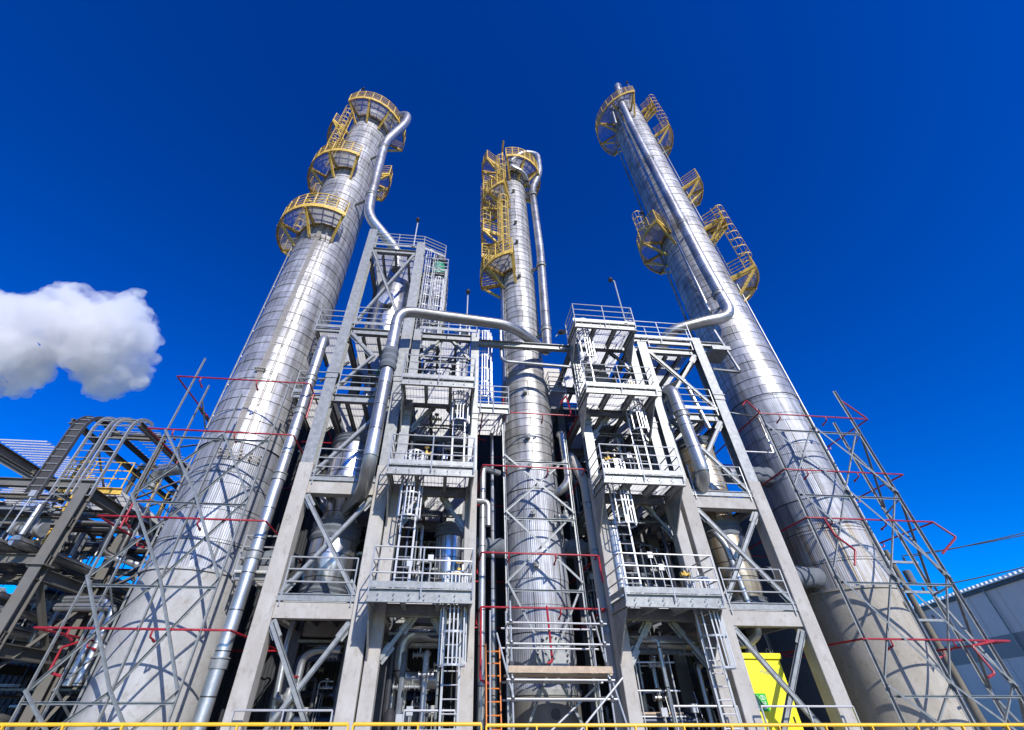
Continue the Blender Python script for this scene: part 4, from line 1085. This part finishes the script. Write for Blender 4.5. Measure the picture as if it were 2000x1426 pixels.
# pipes on the rack
rl = ('nearest', 'second', 'third', 'fourth', 'fifth', 'sixth', 'seventh', 'eighth', 'ninth', 'tenth')
for i, (x, z, r, m) in enumerate(((-13.3, 5.75, .16, 'pipe'), (-13.9, 5.72, .12, 'pipe'), (-14.5, 5.8, .2, 'pipe'), (-15.2, 5.7, .1, 'jack'), (-16.0, 5.85, .24, 'pipe'), (-16.7, 5.7, .12, 'navy'), (-17.1, 5.7, .1, 'pipe'))):
    pipe('rack_pipe', [(x, 15.2, z), (x, 24, z)], r, '%s pipe from the right on the middle tier of the pipe rack' % rl[i], m=m, n=12, group='pipes on the rack')
for i, (x, z, r, m) in enumerate(((-13.4, 3.62, .14, 'pipe'), (-14.1, 3.6, .12, 'galv'), (-14.8, 3.7, .2, 'navy'), (-15.6, 3.6, .12, 'pipe'), (-16.4, 3.7, .2, 'pipe'))):
    pipe('rack_pipe', [(x, 15.2, z), (x, 24, z)], r, '%s pipe from the right on the bottom tier of the pipe rack' % rl[i], m=m, n=12, group='pipes on the rack')
for i, (y, z) in enumerate(((16.6, 6.75), (17.5, 6.85), (20.5, 6.95), (22.4, 4.9), (21.2, 4.55), (18.6, 4.5))):
    pipe('cross_pipe', [(-17.8, y, z), (-11.6, y, z), (-11.6, y, z - .9), (-11.0, y + .4, z - 1.1)], .10 + .03 * (i % 3), 'silver pipe crossing the pipe rack towards the column, %s from the bottom' % rl[i], .25, m='pipe', n=12, group='pipes crossing the rack')
pipe('rack_elbow_pipe', [(-13.6, 20.5, 9.6), (-13.6, 20.3, 10.4), (-12.3, 20.0, 10.5), (-11.6, 19.6, 10.0), (-11.2, 19.3, 5.2)], .28, 'thick silver pipe arching behind the lattice left of the widest column', .7)
pipe('rack_elbow_pipe', [(-12.4, 17.3, 4.5), (-10.9, 17.1, 4.5), (-10.85, 17.0, 2.2)], .12, 'bent silver pipe beside the widest column skirt, outer one', .25, n=12)
pipe('rack_elbow_pipe', [(-12.4, 17.1, 4.25), (-10.5, 16.9, 4.25), (-10.45, 16.8, 2.2)], .12, 'bent silver pipe beside the widest column skirt, inner one', .25, n=12)
valve(-13.4, 15.6, 6.2, 'silver valve on the pipe rack below the cable ladders', 'galv', 1.4, 'galv')
# cable ladders that climb, bend over and run back
for i, (xa, xb_, lab) in enumerate(((-14.55, -14.1, 'dark loaded cable ladder bending over the pipe rack, leftmost'), (-13.75, -13.25, 'galvanised cable ladder bending over the pipe rack, middle'), (-13.05, -12.45, 'galvanised cable ladder bending over the pipe rack, rightmost, empty'))):
    t = thing('cable_ladder', ((xa + xb_) / 2, 15.9, 7.4), lab, 'cable ladder', 'cable ladders over the pipe rack')
    path = fillet([(0, 15.9, 7.5), (0, 15.9, 10.95), (0, 26.5, 10.95)], 1.0, 9)
    for x in (xa, xb_):
        mb = MB()
        for a, b in zip(path, path[1:]):
            mb.bar((x, a.y, a.z), (x, b.y, b.z), .035 if i else .03, .13, up=(0, -1, 1) if abs(b.y - a.y) > .01 else (0, 1, 0))
        mb.build('side_rail', M['rail' if i else 'darkgrey_and_shade'], t)
    acc = 0; L = 0
    for a, b in zip(path, path[1:]):
        d = (b - a).length; k = 0
        while acc <= L + d:
            q = a.lerp(b, (acc - L) / d) if d else a
            MB().bar((xa, q.y, q.z), (xb_, q.y, q.z), .03, .03).build('rung', M['galv'], t, smooth=False); acc += .28
        L += d
    if i == 0:
        for k in range(7):
            x = xa + .06 + k * .055
            MB().tube([(x, a.y + .03, a.z - .03) for a in path], .022, 5).build('cable', M['wire'], t)
    for y in (17.5, 20.5, 23.5):
        MB().bar((xa - .1, y, 10.82), (xb_ + .1, y, 10.82), .06, .06).build('tray_support', M['galv'], t, smooth=False)
gs = thing('goalpost_support', (-13.5, 19, 7.7), 'grey steel goalpost carrying the cable ladders', 'support')
for y in (17.6, 20.6, 23.6):
    for x in (-14.7, -12.2): MB().ib((x, y, 7.8), (x, y, 10.6), .16, .16, up=(0, 1, 0)).build('support_post', M['greysteel'], gs, smooth=False)
    MB().ib((-14.8, y, 10.68), (-12.1, y, 10.68), .16, .18).build('support_beam', M['greysteel'], gs, smooth=False)
MB().ib((-14.7, 15.9, 10.4), (-14.7, 26, 10.4), .16, .2).build('support_beam', M['greysteel'], gs, smooth=False)
MB().ib((-12.2, 15.9, 10.4), (-12.2, 26, 10.4), .16, .2).build('support_beam', M['greysteel'], gs, smooth=False)
for (a, b) in (((-12.2, 17.6, 8), (-12.2, 20.6, 10.3)), ((-14.7, 20.6, 8), (-14.7, 17.6, 10.3))): MB().ang(a, b, .1).build('rack_brace', M['greysteel'], gs, smooth=False)

# ------------------------------------------------------------------ buildings behind
def corr_wall(mb, p, q, z0, z1, pitch=.25, d=.05):
    p = Vector(p); q = Vector(q); dr = (q - p); L = dr.length; dr.normalize(); n = Vector((dr.y, -dr.x, 0))
    k = int(L / pitch); pts = []
    for i in range(k):
        b = p + dr * (i * pitch)
        pts += [b, b + dr * pitch * .35, b + dr * pitch * .5 + n * d, b + dr * pitch * .85 + n * d]
    pts.append(q)
    o = len(mb.v)
    for a in pts: mb.v += [(a.x, a.y, z0), (a.x, a.y, z1)]
    for i in range(len(pts) - 1): mb.f.append((o + 2 * i, o + 2 * i + 2, o + 2 * i + 3, o + 2 * i + 1))
h1 = thing('corrugated_hall', (-12, 27, 0), 'low dark corrugated hall behind the pipe rack', 'building')
mb = MB(); corr_wall(mb, (-34, 24.6, 0), (-8.9, 24.6, 0), 0, 5.6); corr_wall(mb, (-34, 32, 0), (-34, 24.6, 0), 0, 5.6)
mb.build('wall', M['hall'], h1, smooth=False); MB().box(-34.2, -8.9, 24.4, 32, 5.6, 5.8).build('roof', M['hall'], h1, smooth=False)
h2 = thing('corrugated_hall', (4, 28, 0), 'tall dark corrugated hall behind the two steel frames', 'building')
MB().box(-8.6, 8.4, 20.4, 30, 13.42, 15.3).build('roof_house', M['hall'], h2, smooth=False)
MB().box(10.75, 17.5, 20.35, 30, 0, 9.3).build('side_annex', M['hall'], h2, smooth=False)
mb = MB(); corr_wall(mb, (-8.6, 20.3, 0), (10.6, 20.3, 0), 0, 13.2); corr_wall(mb, (10.6, 20.3, 0), (10.6, 30, 0), 0, 13.2); corr_wall(mb, (-8.6, 30, 0), (-8.6, 20.3, 0), 0, 13.2)
mb.build('wall', M['hall'], h2, smooth=False); MB().box(-8.7, 10.75, 20.2, 30, 13.2, 13.4).build('roof', M['hall'], h2, smooth=False)

wh = thing('warehouse', (45, 35, 0), 'grey warehouse with a dark stripe and white roof edge at the right', 'building')
a = Vector((36.0, 19.0, 0)); dr = Vector((.277, .961, 0)); b = a + dr * 42
n_ = Vector((dr.y, -dr.x, 0))     # away from camera, to the right
def quadbox(mb, p, q, depth, z0, z1, out=0):
    P = [p - n_ * out, q - n_ * out, q + n_ * depth, p + n_ * depth]
    vs = [(v.x, v.y, z) for z in (z0, z1) for v in P]
    return mb.add(vs, [(3, 2, 1, 0), (4, 5, 6, 7), (0, 1, 5, 4), (1, 2, 6, 5), (2, 3, 7, 6), (3, 0, 4, 7)])
mb = quadbox(MB(), a, b, 30, 0, 8.9); mb.build('wall', M['ware'], wh, smooth=False)
mb = quadbox(MB(), a - dr * .02, b + dr * .02, .02, 4.7, 6.0, .02); mb.build('wall_stripe', M['ware2'], wh, smooth=False)
mb = MB(); k = 90
for i in range(k):
    p = a + dr * (42 * i / k); q = a + dr * (42 * (i + .55) / k)
    quadbox(mb, p, q, 6, 8.97, 9.12, .3)
quadbox(mb, a - dr * .1, b + dr * .1, 30, 8.90, 8.97, .25)
mb.build('roof', M['roof'], wh, smooth=False)
mb = MB()
for k in range(14): p = a + dr * (k * 3); quadbox(mb, p, p + dr * .04, .01, 0, 4.66, .026); quadbox(mb, p, p + dr * .04, .01, 6.04, 8.6, .026)
mb.build('wall_rib', M['ware'], wh, smooth=False)
for k in range(5):
    p = a + dr * (5 + 8 * k); MB().tube([(p.x - .16, p.y, .1), (p.x - .16, p.y, 8.7)], .06, 8).build('downpipe', M['galv'], wh)
quadbox(MB(), a - dr * .05, b, .12, 8.65, 8.895, .14).build('gutter', M['dark'], wh, smooth=False)

# ------------------------------------------------------------------ utility pole and power lines
up_ = thing('utility_pole', (26.6, 25, 0), 'weathered wooden utility pole with crossarms before the warehouse', 'utility pole')
MB().tube([(26.6, 25, 0), (26.5, 25, 4.5), (26.45, 25, 9.3)], .2, 12, radii=[.2, .17, .13]).build('pole', M['pole'], up_)
for z, l in ((8.6, 1.5), (7.0, 1.8), (5.6, 1.1)):
    MB().bar((26.45 - l, 24.85, z), (26.45 + l, 24.85, z), .12, .12).build('crossarm', M['galv'], up_)
    for x in (-l + .1, -l / 2, l / 2, l - .1):
        MB().lathe([(.03, z + .06), (.07, z + .1), (.04, z + .16), (.08, z + .2), (.04, z + .27), (.02, z + .3)], 10, 26.45 + x, 24.85).build('insulator', M['dark'], up_)
MB().lathe([(.02, 7.4), (.2, 7.45), (.2, 8.1), (.02, 8.15)], 16, 26.8, 24.75).build('transformer', M['jack'], up_)
for i, (z, ez, x) in enumerate(((8.95, 14.0, 1.4), (8.95, 13.0, .7), (7.3, 12.0, 1.6))):
    P0 = Vector((26.45 + x, 24.85, z)); P1 = Vector((75, 27 + i * 1.5, ez + 8)); pts = []
    for k in range(15):
        f = k / 14; p = P0.lerp(P1, f); p.z -= 2.5 * 4 * f * (1 - f) * .5; pts.append(p)
    o = MB().tube(pts, .03, 5).build('power_line', M['wire'])
    tag(o, ('upper thin power line', 'middle power line', 'lower power line')[i] + ' running right from the utility pole', 'cable', 'power lines')

# ------------------------------------------------------------------ cloud
def make_cloud():
    def at(x, y, D):
        cx = (x - 955) / 848; cy = (713 - y) / 848; th = R(39); yw = R(5.5)
        f = math.cos(th) - cy * math.sin(th); u = math.sin(th) + cy * math.cos(th)
        d = Vector((cx * math.cos(yw) + f * math.sin(yw), -cx * math.sin(yw) + f * math.cos(yw), u)).normalized()
        return Vector((0, 0, 1.5)) + d * D
    D = 600; s = D / 848 * .80
    rn = random.Random(5)
    blobs = [(-70, 660, 80), (-10, 655, 75), (30, 650, 72), (55, 620, 40), (85, 635, 60), (130, 625, 58), (175, 610, 42), (165, 660, 62), (205, 650, 68), (235, 620, 48), (250, 640, 50),
             (255, 690, 46), (230, 715, 52), (265, 735, 30), (205, 740, 42), (180, 700, 46), (120, 670, 45), (30, 715, 40), (60, 725, 28), (-10, 735, 40), (30, 755, 20), (70, 578, 12), (278, 600, 20), (284, 660, 18),
             (285, 712, 18), (272, 574, 9), (150, 585, 16), (110, 592, 18), (45, 600, 16)]
    mb = MB()
    for (x, y, r) in blobs:
        for k in range(2):
            c = at(x + rn.uniform(-8, 8), y + rn.uniform(-8, 8), D + rn.uniform(-25, 45))
            rr = r * s * rn.uniform(.78, .95)
            o = len(mb.v); n1, n2 = 12, 18
            mb.lathe([(max(.01, math.sin(PI * i / n1)) * rr, c.z - math.cos(PI * i / n1) * rr) for i in range(n1 + 1)], n2, c.x, c.y)
    o = mb.build('cloud', M['white'], None, True, loc=at(120, 680, D))
    md = o.modifiers.new('remesh', 'REMESH'); md.mode = 'VOXEL'; md.voxel_size = 2.6; md.use_smooth_shade = True
    tx = bpy.data.textures.new('puffs', 'CLOUDS'); tx.noise_scale = 34; tx.noise_depth = 4
    dm = o.modifiers.new('puffs', 'DISPLACE'); dm.texture = tx; dm.strength = 26; dm.mid_level = .5; dm.texture_coords = 'LOCAL'
    t2 = bpy.data.textures.new('wisps', 'CLOUDS'); t2.noise_scale = 9; t2.noise_depth = 4
    d2 = o.modifiers.new('wisps', 'DISPLACE'); d2.texture = t2; d2.strength = 14; d2.mid_level = .5; d2.texture_coords = 'LOCAL'
    m = bpy.data.materials.new('cloud_vapour'); m.use_nodes = True
    t = m.node_tree; t.nodes.clear(); n = t.nodes; l = t.links
    out = n.new('ShaderNodeOutputMaterial'); v = n.new('ShaderNodeVolumePrincipled')
    v.inputs['Color'].default_value = (1, 1, 1, 1); v.inputs['Anisotropy'].default_value = .2
    tc = n.new('ShaderNodeTexCoord'); no = n.new('ShaderNodeTexNoise'); no.inputs['Scale'].default_value = .035; no.inputs['Detail'].default_value = 5; no.inputs['Roughness'].default_value = .6
    l.new(tc.outputs['Object'], no.inputs['Vector'])
    mr = n.new('ShaderNodeMapRange'); mr.inputs[1].default_value = .38; mr.inputs[2].default_value = .62; mr.inputs[3].default_value = .004; mr.inputs[4].default_value = .11
    l.new(no.outputs['Fac'], mr.inputs[0]); l.new(mr.outputs[0], v.inputs['Density']); l.new(v.outputs[0], out.inputs['Volume'])
    o.data.materials.clear(); o.data.materials.append(m)
    tag(o, 'puffy white cloud low in the blue sky at the left edge', 'cloud')
make_cloud()
for o in list(bpy.data.objects):
    if '_o' in o: del o['_o']
